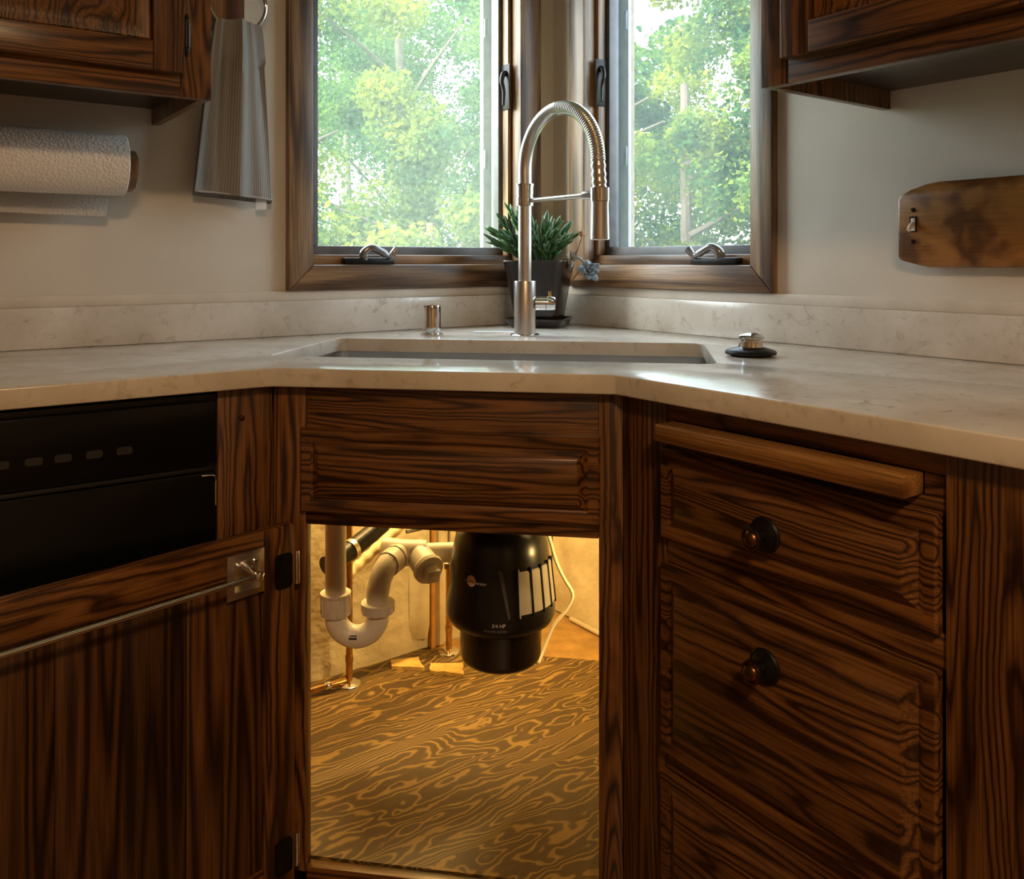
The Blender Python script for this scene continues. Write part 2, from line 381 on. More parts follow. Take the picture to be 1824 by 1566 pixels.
    hv = BM(); pth = bezier_path([(i1 - .016, .028, 1.600), (i1 - .026, .026, 1.596), (i1 - .034, .022, 1.575), (i1 - .030, .018, 1.548), (i1 - .034, .014, 1.508)], 6)
    tube(hv, pth, [.0085 - .0045 * i / (len(pth) - 1) for i in range(len(pth))], 10); P(hv, 'lock_lever', M_iron, lo)
    return root
window('window_1', lambda c: Vector((c[0], c[1], c[2])), -.783, -.723, -.129, -.057, .03, -.572, 1, 'oak framed casement window on the left of the corner')
window('window_2', lambda c: Vector((c[1], c[0], c[2])), -.754, -.696, -.152, -.089, .03, -.582, 1, 'oak framed casement window on the right of the corner')

# ================================================================== COUNTER
def curve_slab(name, loops, z0, z1, mat, bev=.0028):
    cu = bpy.data.curves.new(name, 'CURVE'); cu.dimensions = '2D'; cu.fill_mode = 'BOTH'
    cu.extrude = (z1 - z0) / 2 - bev; cu.bevel_depth = bev; cu.bevel_resolution = 2; cu.offset = -bev
    for lp in loops:
        s = cu.splines.new('POLY'); s.points.add(len(lp) - 1); s.use_cyclic_u = True
        for p, q in zip(s.points, lp): p.co = (q[0], q[1], 0, 1)
    t = bpy.data.objects.new(name, cu); COL.objects.link(t)
    dg = bpy.context.evaluated_depsgraph_get(); me = bpy.data.meshes.new_from_object(t.evaluated_get(dg))
    bpy.data.objects.remove(t); bpy.data.curves.remove(cu)
    bm = BM(); bm.from_mesh(me); bpy.data.meshes.remove(me)
    for v in bm.verts: v.co.z += (z0 + z1) / 2
    bmesh.ops.remove_doubles(bm, verts=bm.verts, dist=1e-5)
    return obj(name, bm, mat, None, angle=50)
R45 = Matrix.Rotation(-PI / 4, 4, 'Z')
DO = Vector((-.7715, -.7715, 0))                      # middle of the diagonal cabinet face
def dg_pt(u, w, z=0.0): return DO + R45 @ Vector((u, w, z))
outer = [(-2.4, -.001), (-.001, -.001), (-.001, -2.3), (-.637, -2.3), (-.637, -.944), (-.6385, -.940), (-.6415, -.9365),
         (-1.012, -.568), (-1.020, -.561), (-1.030, -.558), (-2.4, -.558)]
SU0, SU1, SW0, SW1 = -.412, .376, .139, .5005
hole = [tuple(dg_pt(u, w)[:2]) for u, w in rrect(SU0, SU1, SW0, SW1, .022, 5)]
ct = curve_slab('countertop', [outer, hole], .884, .914, M_quartz)
tag(ct, 'beige speckled quartz countertop with a diagonal corner and sink cutout', 'countertop')
bs = sbox('backsplash', M_quartz, None, -2.4, -.0005, -.0215, -.0005, .9142, .9938, bev=.002)
tag(bs, 'low beige quartz backsplash slab along the left window wall', 'backsplash', 'backsplash slabs')
bs = sbox('backsplash', M_quartz, None, -.0215, -.0005, -2.3, -.0217, .9142, .9938, bev=.002)
tag(bs, 'low beige quartz backsplash slab along the right wall with the wooden board', 'backsplash', 'backsplash slabs')

# sink under the cutout (two bowls)
sk = thing('kitchen_sink', 'undermount stainless steel corner sink set into the counter before the faucet', 'sink', DO, -PI / 4)
def bowl(u0, u1, w0, w1, zb):
    bm = BM(); t = .002
    def lp(i, r): return rrect(u0 + i, u1 - i, w0 + i, w1 - i, r, 6)
    spec = [(.030, .03, zb - t), (.012 - t, .03, zb + .018), (-t, .026, .86), (-t, .026, .882), (-.012, .03, .882), (-.012, .03, .8836), (0, .026, .8836), (0, .026, .86), (.012, .03, zb + .02), (.032, .03, zb)]
    rings = [[bm.verts.new((p[0], p[1], z)) for p in lp(i, r)] for i, r, z in spec]; n = len(rings[0])
    for a, b in zip(rings, rings[1:]):
        for k in range(n): bm.faces.new((a[k], a[(k + 1) % n], b[(k + 1) % n], b[k]))
    bm.faces.new(rings[0][::-1]); bm.faces.new(rings[-1]); return bm
obj('bowl', bowl(SU0 - .006, SU1 + .006, SW0 - .006, SW1 + .006, .68), M_sinkst, sk)
obj('low_divider', box(BM(), -.205, -.175, SW0 + .0125, SW1 - .0125, .684, .79, bev=.006), M_sinkst, sk)
bm = BM(); lathe(bm, [(.057, .6795), (.057, .684), (.045, .6845), (.030, .678)], (-.013, .302, 0)); obj('drain_flange', bm, M_polish, sk)

# ================================================================== CABINETS
def raised_panel(bm, a0, a1, z0, z1, fm, base=.012, top=.020, lip=.010, bevw=.020):
    """Slab with a sloped border rising to a proud field. fm maps (across, out, z)."""
    def ring(i, o): return [bm.verts.new(fm((x, o, z))) for x, z in ((a0 + i, z0 + i), (a1 - i, z0 + i), (a1 - i, z1 - i), (a0 + i, z1 - i))]
    rs = [ring(0, 0), ring(0, base - .003), ring(.003, base), ring(lip, base + .0005), ring(lip + bevw * .35, base - .003), ring(lip + bevw, top - .002), ring(lip + bevw + .003, top)]
    bm.faces.new(rs[0][::-1])
    for a, b in zip(rs, rs[1:]):
        for k in range(4): bm.faces.new((a[k], a[(k + 1) % 4], b[(k + 1) % 4], b[k]))
    bm.faces.new(rs[-1]); return bm

# ---- diagonal sink base; local frame: x along the face, y into the corner
sc = thing('sink_cabinet', 'dark oak diagonal corner sink cabinet with its door swung open', 'cabinet', DO, -PI / 4)
UL, UR = -.336, .2255
OL, OR = -.281, .189
sbox('face_stile', oak('z'), sc, UL, OL, 0, .020, .10, .8835, bev=.001)
sbox('face_stile', oak('z'), sc, OR, UR, 0, .020, .10, .8835, bev=.001)
sbox('top_rail', oak('x'), sc, OL + .0003, OR - .0003, .0005, .0195, .660, .8835, bev=.001)
sbox('bottom_rail', oak('x'), sc, OL + .0003, OR - .0003, .0005, .0195, .068, .108, bev=.001)
obj('false_drawer_front', raised_panel(BM(), OL - .006, OR + .002, .683, .817, lambda c: Vector((c[0], -c[1], c[2])), base=.013, top=.0215, lip=.016, bevw=.016), oak('x'), sc)['label'] = 'raised false drawer front below the sink'
sbox('toe_kick', simple('toe_kick_black', (.02, .012, .008), .6), sc, UL + .06, UR - .06, .075, .09, 0, .068)
sbox('corner_block', oak('z'), sc, .196, .244, .0205, .055, .10, .8830)  # unseen blocks added to stop cabinet light leaking past the stiles
sbox('corner_block', oak('z'), sc, -.375, -.300, .0205, .045, .10, .8830)
# cabinet floor: plywood in front, a plain triangle behind the seam
W2S = Matrix.Rotation(PI / 4, 4, 'Z') @ Matrix.Translation(-DO)
def floor_poly(pts, z0, z1): return prism(BM(), pts, lambda p: (p[0], p[1], z0), lambda p: (p[0], p[1], z1))
fp = obj('plywood_floor', floor_poly([(-.995, -.514), (-.995, -.012), (-.425, -.012), (-.012, -.425), (-.012, -.915), (-.596, -.915)], .096, .110), M_ply(), None)
fp.parent = sc; fp.matrix_parent_inverse = sc.matrix_basis.inverted() if False else (Matrix.Translation(DO) @ R45).inverted()
fp['label'] = 'plywood cabinet floor with swirling amber grain'
fq = obj('corner_floor', floor_poly([(-.4245, -.012), (-.012, -.012), (-.012, -.4245)], .090, .1075), simple('worn_board', (.36, .20, .055), .5, var=.25, vscale=25), None)
fq.parent = sc; fq.matrix_parent_inverse = (Matrix.Translation(DO) @ R45).inverted()
INV = (Matrix.Translation(DO) @ R45).inverted()
def scpart(name, bm, mat, label=None):
    o = obj(name, bm, mat, None); o.parent = sc; o.matrix_parent_inverse = INV
    if label: o['label'] = label
    return o
# rough plaster behind: a gently uneven sheet
def uneven(x0, x1, y0, y1, z0, z1, axis, amp, seed):
    bm = BM(); box(bm, x0, x1, y0, y1, z0, z1)
    bmesh.ops.subdivide_edges(bm, edges=bm.edges[:], cuts=14, use_grid_fill=True)
    rnd = random.Random(seed); ph = [rnd.uniform(0, 6) for _ in range(6)]
    for v in bm.verts:
        k = (math.sin(v.co.x * 17 + ph[0]) + math.sin(v.co.y * 19 + ph[1]) + math.sin(v.co.z * 23 + ph[2]) + math.sin(v.co.z * 51 + v.co.x * 43 + v.co.y * 40 + ph[3])) * amp
        v.co[axis] += k if (v.co[axis] < (-.006)) else 0
    return bm
scpart('back_panel', uneven(-.994, -.014, -.0125, -.0012, .1102, .8832, 1, .0012, 3), M_plaster, 'lumpy cream plastered back on the left')
scpart('back_panel', uneven(-.0125, -.0012, -.914, -.014, .1102, .8832, 0, .0006, 5), M_plaster, 'smooth cream plastered back on the right')
scpart('side_panel', box(BM(), -1.008, -.996, -.512, -.001, .09, .8832), oak('z'))
scpart('side_panel', box(BM(), -.592, -.001, -.930, -.917, .09, .672), oak('z'))
scpart('base_strip', box(BM(), -.028, -.0135, -.90, -.10, .1105, .119, bev=.003), simple('pale_strip', (.55, .46, .30), .6))
# filler between the dishwasher and the diagonal stile
fl = scpart('filler_board', box(BM(), -1.099, -1.012, -.534, -.515, .10, .8835, bev=.001), oak('z'))
s_ = BM(); lathe(s_, [(.0045, -.5365), (.004, -.538), (.001, -.5385)], (-1.062, 0, .836), 12, 'y')
o_ = obj('screw', s_, M_bronze, None); o_.parent = fl

# ---- the open door (inside face towards us)
DH = Vector((-.993, -.582, 0)); DA = math.atan2(-.2076, -.9782)
door = bpy.data.objects.new('door', None); COL.objects.link(door); door.parent = sc; door.empty_display_size = .05
door.matrix_local = (Matrix.Translation(DO) @ R45).inverted() @ (Matrix.Translation(DH) @ Matrix.Rotation(DA, 4, 'Z'))
door['label'] = 'open oak door showing its inner face'
# local: x away from the hinge, +y towards us
DW, DZ0, DZ1 = .492, .085, .668
FT = .055
sbox('door_stile', oak('z'), door, 0, FT, -.020, 0, DZ0, DZ1, bev=.0015)
sbox('door_stile', oak('z'), door, DW - FT, DW, -.020, 0, DZ0, DZ1, bev=.0015)
sbox('door_rail', oak('x'), door, FT + .0003, DW - FT - .0003, -.0198, -.0002, DZ1 - .060, DZ1 - .0003, bev=.0015)
sbox('door_rail', oak('x'), door, FT + .0003, DW - FT - .0003, -.0198, -.0002, DZ0 + .0003, DZ0 + .060, bev=.0015)
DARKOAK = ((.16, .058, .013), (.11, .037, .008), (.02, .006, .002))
px = [FT + .0005, FT + .122, FT + .212, FT + .300, DW - FT - .0005]
for i in range(4):
    mt = wood('oak_plank_%d' % i, 'z', *[tuple(c * (.72, .40, .55, .40)[i] for c in col) for col in OAK], cross=17, along=.9, rings=10)  # planks vary in tone; shade over the door is darkened into them
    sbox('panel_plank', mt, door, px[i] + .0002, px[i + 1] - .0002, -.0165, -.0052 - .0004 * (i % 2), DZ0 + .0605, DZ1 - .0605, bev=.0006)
def hinge(zc):
    bm = BM(); prism(bm, rrect(.006, .036, zc - .027, zc + .027, .007, 4), lambda p: (p[0], .0002, p[1]), lambda p: (p[0], .0032, p[1])); h = obj('hinge', bm, M_iron, door)
    b2 = BM(); lathe(b2, [(.0035, zc - .026), (.0042, zc - .024), (.0042, zc + .024), (.0035, zc + .026)], (-.0035, .001, 0), 14); obj('hinge_pin', b2, M_polish, h)
    for dx, dz in ((.026, .016), (.026, -.016), (.016, .002)):
        b3 = BM(); lathe(b3, [(.0032, .0033), (.0028, .0045), (.001, .005)], (dx, 0, zc + dz), 10, 'y'); obj('hinge_screw', b3, M_iron, h)
hinge(.598); hinge(.150)

# towel bar screwed to that door
tb = thing('towel_bar', 'polished metal towel bar on the open cabinet door', 'towel bar', DH, DA)
def bracket(xc):
    bm = BM(); x0, x1, z0, z1 = xc - .031, xc + .031, .578, .645
    rs = [[bm.verts.new((x, y, z)) for x, z in ((x0 + i, z0 + i), (x1 - i, z0 + i), (x1 - i, z1 - i), (x0 + i, z1 - i))] for i, y in ((0, .0003), (0, .004), (.010, .0075), (.012, .0060))]
    bm.faces.new(rs[0])
    for a, b in zip(rs, rs[1:]):
        for k in range(4): bm.faces.new((a[k], a[(k + 1) % 4], b[(k + 1) % 4], b[k]))
    bm.faces.new(rs[-1]); p = obj('bracket_plate', bm, M_chrome, tb)
    for dx in (-.013, .015):
        b = BM(); lathe(b, [(.004, .0061), (.0042, .0075), (.002, .0095)], (xc + dx, 0, .630), 12, 'y'); obj('screw', b, M_polish, p)
    b = BM(); tube(b, [(xc, .004, .624), (xc, .020, .621), (xc, .040, .618)], [.006, .0055, .0065], 12); lathe(b, [(.001, .047), (.007, .044), (.008, .038), (.006, .033)], (xc, 0, .618), 14, 'y'); obj('bracket_arm', b, M_polish, p)
bracket(.088); bracket(.458)
b = BM(); tube(b, [(.082, .040, .618), (.464, .040, .618)], .0042, 12); obj('rod', b, M_polish, tb)

# ---- right drawer cabinet
dc = thing('drawer_cabinet', 'dark oak drawer cabinet under the right counter with black knobs', 'cabinet')
FX = -.612
sbox('face_stile', oak('z'), dc, FX, FX + .02, -1.022, -.932, .10, .8835, bev=.001)
sbox('face_stile', oak('z'), dc, FX - .004, FX + .02, -2.28, -1.4235, .0, .8835, bev=.001)
sbox('rail_filler', oak('y'), dc, FX + .0005, FX + .0195, -1.4232, -1.3985, .8335, .8577)
sbox('rail_filler', oak('y'), dc, FX + .0005, FX + .0195, -1.0355, -1.0223, .8335, .8577)
for z0, z1 in ((.858, .8835), (.815, .833), (.652, .69), (.355, .384), (.068, .11)):
    sbox('face_rail', oak('y'), dc, FX + .0005, FX + .0195, -1.4232, -1.0223, z0, z1, bev=.001)
sbox('carcass', simple('inside_dark', (.05, .03, .02), .7), dc, FX + .021, -.02, -2.28, -.958, .068, .883)
sbox('pull_out_board', wood('pullout_board', 'y', (.40, .19, .055), (.28, .12, .032), (.12, .045, .012), cross=14, along=1.2, rings=3), dc, FX - .040, FX + .0004, -1.398, -1.036, .8335, .8575, bev=.0025, label='lighter oak pull-out cutting board edge')
FMR = lambda c: Vector((FX - c[1], c[0], c[2]))
def drawer(z0, z1, kz, nm):
    d = obj('drawer', raised_panel(BM(), -1.418, -1.018, z0, z1, FMR, base=.012, top=.021, lip=.014, bevw=.020), oak('y'), dc)
    if kz:
        yk = -1.208; X0 = FX - .021
        k = BM(); lathe(k, [(.022, X0 + .0002), (.0225, X0 - .002), (.020, X0 - .0045), (.0185, X0 - .004), (.015, X0 - .006), (.008, X0 - .009), (.007, X0 - .016), (.0125, X0 - .020), (.0145, X0 - .024), (.0145, X0 - .028), (.012, X0 - .030)], (0, yk, kz), 32, 'x'); kn = obj('knob', k, M_iron, d); kn['label'] = 'round black knob'
        f = BM(); lathe(f, [(.0135, X0 - .0285), (.0135, X0 - .0305), (.0115, X0 - .0312), (.0105, X0 - .030), (.0095, X0 - .032), (.006, X0 - .0345), (.001, X0 - .0353)], (0, yk, kz), 28, 'x')
        obj('knob_button', f, M_bronze, kn)
    return d
drawer(.690, .8185, .744, 1)
drawer(.384, .6535, .581, 2)
drawer(.100, .3575, .285, 3)
sbox('toe_kick', MATS['toe_kick_black'], dc, FX + .06, FX + .08, -1.90, -.95, 0, .067)

# ---- dishwasher
dw = thing('dishwasher', 'black built-in dishwasher under the left counter', 'dishwasher')
FY = -.530
sbox('tub_housing', M_black, dw, -1.702, -1.1005, FY + .002, -.02, .02, .876)
sbox('control_panel', M_blackgloss, dw, -1.700, -1.102, FY - .010, FY + .0015, .772, .868, bev=.003)
sbox('door_panel', M_blackgloss, dw, -1.700, -1.102, FY - .006, FY + .0015, .115, .758, bev=.004)
sbox('trim_strip', simple('dark_trim', (.03, .03, .03), .25, .5), dw, -1.690, -1.112, FY - .0095, FY - .002, .7605, .7665, bev=.001)
sbox('kick_plate', M_black, dw, -1.690, -1.110, FY + .03, FY + .04, .0, .1)
lb = simple('faded_lettering', (.10, .10, .09), .5)
for i, xx in enumerate((-1.236, -1.276, -1.316, -1.352, -1.392, -1.43)):
    b = BM(); prism(b, rrect(xx - .011, xx + .011, .802, .813, .004, 3), lambda p: (p[0], FY - .0101, p[1]), lambda p: (p[0], FY - .0135, p[1])); obj('button', b, simple('dark_button', (.022, .021, .020), .3), dw)
bm = BM(); tube(bm, bezier_path([(-1.125, FY - .009, .7535), (-1.110, FY - .012, .753), (-1.1045, FY - .011, .748), (-1.1035, FY - .008, .735), (-1.1035, FY - .008, .705)], 5), .0018, 8); obj('edge_trim', bm, M_polish, dw)

# ---- oak base cabinet beyond the dishwasher
bc = thing('base_cabinet', 'oak base cabinet at the far left end of the counter, left of the dishwasher', 'cabinet')
sbox('carcass', oak('z'), bc, -2.38, -1.704, -.512, -.02, .068, .883)
sbox('face_frame', oak('z'), bc, -2.38, -1.704, -.533, -.5125, .068, .8835, bev=.001)
obj('door', raised_panel(BM(), -2.35, -1.735, .09, .80, lambda c: Vector((c[0], -.5335 - c[1], c[2])), lip=.03, bevw=.03), oak('z'), bc)
sbox('toe_kick', MATS['toe_kick_black'], bc, -2.38, -1.704, -.46, -.44, 0, .067)

# ---- upper cabinets
UZ = 1.366
def upper(name, label, fm, a_end, a_far, ax, hinge_on):
    """fm maps (along, out, z). a_end = the end near the windows."""
    r = thing(name, label, 'cabinet')
    D_ = .36
    def P(bmx, nm, mat, par=r):
        for v in bmx.verts: v.co = fm(v.co)
        return obj(nm, bmx, mat, par)
    s = 1 if a_far > a_end else -1
    A = lambda t: a_end + s * t
    def bx(t0, t1, o0, o1, z0, z1, bev=.001):
        x0, x1 = sorted((A(t0), A(t1))); return box(BM(), x0, x1, o0, o1, z0, z1, bev=bev)
    L_ = abs(a_far - a_end)
    P(bx(0, .016, .001, D_ - .0205, UZ + .001, 2.2), 'end_panel', oak('z'))
    P(bx(L_ - .016, L_, .001, D_ - .0205, UZ + .001, 2.2), 'end_panel', oak('z'))
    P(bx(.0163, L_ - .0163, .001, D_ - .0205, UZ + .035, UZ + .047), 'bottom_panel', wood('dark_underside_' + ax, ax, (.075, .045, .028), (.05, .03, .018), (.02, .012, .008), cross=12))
    P(bx(.0163, L_ - .0163, .001, .010, UZ + .048, 2.2), 'back_panel', oak('z'))
    P(bx(.0163, L_ - .0163, .011, D_ - .0205, 2.185, 2.2), 'top_panel', oak(ax))
    P(bx(0, .052, D_ - .02, D_, UZ, 2.2), 'face_stile', oak('z'))
    P(bx(L_ - .05, L_, D_ - .02, D_, UZ, 2.2), 'face_stile', oak('z'))
    P(bx(.0523, L_ - .0503, D_ - .0198, D_ - .0002, UZ, UZ + .040), 'face_rail', oak(ax))
    P(bx(.0523, L_ - .0503, D_ - .0198, D_ - .0002, 2.16, 2.2), 'face_rail', oak(ax))
    # doors
    n = 2; dwid = (L_ - .05 - .046) / n
    for i in range(n):
        t0 = .050 + i * dwid; t1 = t0 + dwid - .003; z0, z1 = UZ + .037, 2.165
        d = bpy.data.objects.new('door', None); COL.objects.link(d); d.parent = r
        o0, o1 = D_ + .0003, D_ + .019
        fw = .050
        for e0, e1 in ((t0, t0 + fw), (t1 - fw, t1)): P(bx(e0, e1, o0, o1, z0, z1, .002), 'door_stile', oak('z'), d)
        for h0, h1 in ((z0, z0 + fw), (z1 - fw, z1)): P(bx(t0 + fw + .0003, t1 - fw - .0003, o0, o1 - .0003, h0 + .0002, h1 - .0002, .002), 'door_rail', oak(ax), d)
        x0, x1 = sorted((A(t0 + fw + .0005), A(t1 - fw - .0005)))
        pb = raised_panel(BM(), x0, x1, z0 + fw + .0005, z1 - fw - .0005, lambda c: Vector((c[0], D_ + .001 + c[1], c[2])), base=.006, top=.014, lip=.004, bevw=.040)
        P(pb, 'door_panel', oak('z'), d)
        if i == 0 and hinge_on:
            for zc in (1.472, 2.03):
                hb = BM(); lathe(hb, [(.001, zc - .037), (.0045, zc - .030), (.0048, zc - .022), (.0062, zc - .021), (.0062, zc + .021), (.0048, zc + .022), (.0045, zc + .030), (.001, zc + .037)], (A(.043), D_ + .0035, 0), 16)
                h = P(hb, 'hinge', M_iron, d)
                P(bx(.0385, .0485, D_ + .0002, D_ + .0006, zc - .024, zc + .024, .0008), 'hinge_leaf', M_iron, h)
    return r
upper('wall_cabinet', 'oak wall cabinet on the left beside the hanging towel', lambda c: Vector((c[0], -c[1], c[2])), -1.057, -1.98, 'x', True)
upper('wall_cabinet', 'oak wall cabinet on the right above the wooden board', lambda c: Vector((-c[1], c[0], c[2])), -.990, -1.90, 'y', False)

# ================================================================== ON THE COUNTER
CR = Vector((.809, -.588, 0))
FC = Vector((-.344, -.325, 0))
fa = thing('kitchen_faucet', 'brushed steel gooseneck pull-down faucet standing behind the sink', 'faucet', FC)
b = BM(); lathe(b, [(.034, .9143), (.034, .9165), (.031, .9185), (.0258, .919)], n=40); obj('base_ring', b, M_polish, fa)
b = BM(); lathe(b, [(.0246, .9192), (.0246, 1.036), (.0238, 1.0385), (.016, 1.0388)], n=40); obj('body', b, M_chrome, fa)
b = BM(); lathe(b, [(.0148, 1.0389), (.0148, 1.2095)], n=32); obj('riser', b, M_chrome, fa)
b = BM(); lathe(b, [(.0195, 1.2097), (.0195, 1.230), (.0180, 1.2305), (.0180, 1.2325), (.0192, 1.233), (.0192, 1.254), (.0205, 1.2545), (.0205, 1.259), (.016, 1.2592)], n=32); obj('collar', b, M_polish, fa)
rv = Vector((.024, -.222, 0)); ru = rv.normalized(); RL = rv.length
pth = [(0, 1.2593), (0, 1.285)] + [(RL / 2 - RL / 2 * math.cos(PI * i / 40), 1.292 + .126 * math.sin(PI * i / 40)) for i in range(41)] + [(RL + .002, 1.262), (RL + .004, 1.236)]
P3 = bezier_path([ru * s_ + Vector((0, 0, z_)) for s_, z_ in pth], 7)
rr = [.0150 + ((.0009 if i % 4 < 2 else -.0005)) if i > 150 else .0150 for i in range(len(P3))]
b = BM(); tube(b, P3, rr, 24); obj('spring_neck', b, M_chrome, fa, angle=60)
hp = ru * (RL + .005)
b = BM(); lathe(b, [(.0155, 1.2365), (.0198, 1.236), (.0198, 1.2085), (.0175, 1.208)], hp, 32); obj('head_clip', b, M_polish, fa)
b = BM(); lathe(b, [(.0190, 1.2078), (.0185, 1.20), (.0200, 1.134), (.0200, 1.129), (.0175, 1.1275), (.0165, 1.131)], hp, 32); obj('spray_head', b, M_chrome, fa)
b = BM(); a0 = ru * .0185 + Vector((0, 0, 1.2205)); a1 = ru * (RL - .016) + Vector((0, 0, 1.2225))
tube(b, [a0, a1 - ru * .022], .0052, 14); tube(b, [a1 - ru * .026, a1 - ru * .024, a1 - ru * .006, a1], [.006, .0092, .0092, .0075], 16); obj('support_arm', b, M_chrome, fa)
b = BM(); Z = Vector((0, 0, .988))
tube(b, [CR * .0235 + Z, CR * .047 + Z], .0158, 28); hd = obj('handle', b, M_polish, fa)
b = BM(); tube(b, [CR * .0482 + Z, CR * .066 + Z, CR * .0685 + Z], [.0158, .0158, .0145], 28); obj('handle_cap', b, M_polish, hd)
b = BM(); tube(b, [CR * .058 + Z + Vector((0, 0, .0150)), CR * .056 + Z + Vector((0, 0, .027))], [.0030, .0042], 12); obj('handle_pin', b, simple('brass_tip', (.70, .42, .16), .25, 1.0), hd)

ag = thing('air_gap', 'chrome cylinder cap left of the faucet', 'sink fitting', (-.508, -.188, 0))
b = BM(); lathe(b, [(.0265, .9143), (.0265, .918), (.0215, .9195)], n=36); obj('base_ring', b, M_polish, ag)
b = BM(); lathe(b, [(.0205, .9197), (.0208, .978), (.0195, .982), (.001, .9835)], n=36); obj('cap', b, M_polish, ag)

dp = BM(); prism(dp, rrect(-.050, .050, -.017, .017, .012, 5), lambda p: (p[0], p[1], .9143), lambda p: (p[0] * .97, p[1] * .95, .9175))
o = obj('deck_plate', dp, simple('pale_plate', (.72, .78, .82), .35, .2), None); o.location = (-.36, -.225, 0); o.rotation_euler = (0, 0, -PI / 4 + .1)  # pale blue reflection is put into the plate's base colour
tag(o, 'thin flat metal plate lying on the counter between air gap and faucet', 'plate')

st = thing('sink_stopper', 'black rubber sink stopper with chrome knob on the right counter', 'stopper', (-.262, -.892, 0))
b = BM(); lathe(b, [(.032, .9143), (.0445, .9175), (.0455, .921), (.042, .9245), (.030, .928), (.022, .930)], n=40); obj('rubber_disc', b, M_rubber, st)
b = BM(); lathe(b, [(.0215, .9302), (.0205, .936), (.0205, .943), (.0235, .9445), (.0235, .948), (.020, .951), (.010, .9545), (.001, .9558)], n=36); obj('knob', b, M_polish, st)

# potted succulents in the corner
PC = Vector((-.150, -.130, 0)); PR = math.radians(-52)
M_pot = simple('dark_glazed_ceramic', (.014, .0075, .005), .25, 0, .4, bump=(30, .15, .003), coat=.25, var=.5, vscale=14)
sa = BM()
def rr_rings(bm, spec, n=5):
    rings = [[bm.verts.new((p[0], p[1], z)) for p in rrect(-h, h, -h, h, r, n)] for h, r, z in spec]; k = len(rings[0])
    for a, c in zip(rings, rings[1:]):
        for i in range(k): bm.faces.new((a[i], a[(i + 1) % k], c[(i + 1) % k], c[i]))
    bm.faces.new(rings[0]); bm.faces.new(rings[-1]); return bm
rr_rings(sa, [(.060, .015, .9143), (.066, .018, .918), (.074, .02, .934), (.0755, .02, .937), (.072, .02, .9375), (.064, .018, .9235)])
sa_o = obj('pot_saucer', sa, M_pot, None); sa_o.location = PC; sa_o.rotation_euler = (0, 0, PR)
tag(sa_o, 'dark glazed square saucer under the plant pot', 'saucer')
pp = thing('potted_plant', 'succulents in a dark glazed square pot in the corner', 'potted plant', PC, PR)
pb = BM(); rr_rings(pb, [(.050, .014, .9240), (.054, .014, .926), (.0615, .016, .975), (.070, .017, 1.03), (.0785, .018, 1.078), (.080, .018, 1.083), (.078, .018, 1.0855), (.073, .016, 1.083), (.068, .015, 1.06)]); obj('pot', pb, M_pot, pp)
so = BM(); rr_rings(so, [(.066, .014, 1.055), (.0675, .014, 1.062), (.060, .014, 1.066)]); obj('soil', so, simple('potting_soil', (.035, .022, .014), .95, bump=(120, 1, .01)), pp)
def leaf_mesh(name, L_, wd, th, mat, curl=.15, n=7):
    bm = BM(); prev = None
    for i in range(n):
        t = i / (n - 1); w = wd * (math.sin(PI * (0.12 + .86 * t)) ** .7) if i < n - 1 else .0006; y = curl * L_ * t * t
        ring = [bm.verts.new((sx * w, y + sy * th * (w / wd), t * L_)) for sx, sy in ((-1, .15), (-.5, 1), (.5, 1), (1, .15), (.5, -.6), (-.5, -.6))]
        if prev:
            for k in range(6): bm.faces.new((prev[k], prev[(k + 1) % 6], ring[(k + 1) % 6], ring[k]))
        else: bm.faces.new(ring)
        prev = ring
    bm.faces.new(prev); bmesh.ops.recalc_face_normals(bm, faces=bm.faces)
    for f in bm.faces: f.smooth = True
    me = bpy.data.meshes.new(name); bm.to_mesh(me); bm.free(); me.materials.append(mat); return me
M_succ = simple('succulent_green', (.030, .095, .025), .38, var=.45, vscale=90)
M_succ2 = simple('succulent_edge', (.085, .17, .06), .4, var=.4, vscale=90)
ML = leaf_mesh('leaf', .044, .0066, .0034, M_succ); ML2 = leaf_mesh('leaf', .038, .0058, .0030, M_succ2)
PINV = (Matrix.Translation(PC) @ Matrix.Rotation(PR, 4, 'Z')).inverted()
rnd = random.Random(11)
def succ_stem(base, tip, nl, r0=.0045):
    bp = PC + Vector(base); tp = PC + Vector(tip); mid = (bp + tp) / 2 + Vector((0, 0, .012))
    path = bezier_path([bp, mid, tp], 6); bm = BM(); tube(bm, path, r0, 8)
    s = obj('stem', bm, M_succ, None); s.parent = pp; s.matrix_parent_inverse = PINV
    for i in range(nl):
        t = .22 + .78 * i / (nl - 1); k = t * (len(path) - 1); i0 = min(int(k), len(path) - 2)
        p = path[i0].lerp(path[i0 + 1], k - i0); d = (path[i0 + 1] - path[i0]).normalized()
        az = i * 2.4 + rnd.uniform(-.3, .3); tilt = (.92 - .62 * t) + rnd.uniform(-.12, .12)
        u, w = frame_at(d); out = u * math.cos(az) + w * math.sin(az)
        z = (d * math.cos(tilt) + out * math.sin(tilt)).normalized(); y = -(out - z * out.dot(z)).normalized(); x = y.cross(z)
        sc_ = rnd.uniform(.75, 1.08)
        mt = Matrix((x, y, z)).transposed().to_4x4(); mt = Matrix.Translation(p) @ mt @ Matrix.Scale(sc_, 4)
        lf = bpy.data.objects.new('leaf', ML if rnd.random() < .7 else ML2); COL.objects.link(lf); lf.parent = s; lf.matrix_local = mt
def rel(r, f, z): return tuple(CR * r + Vector((-.588, -.809, 0)) * f + Vector((0, 0, z)))
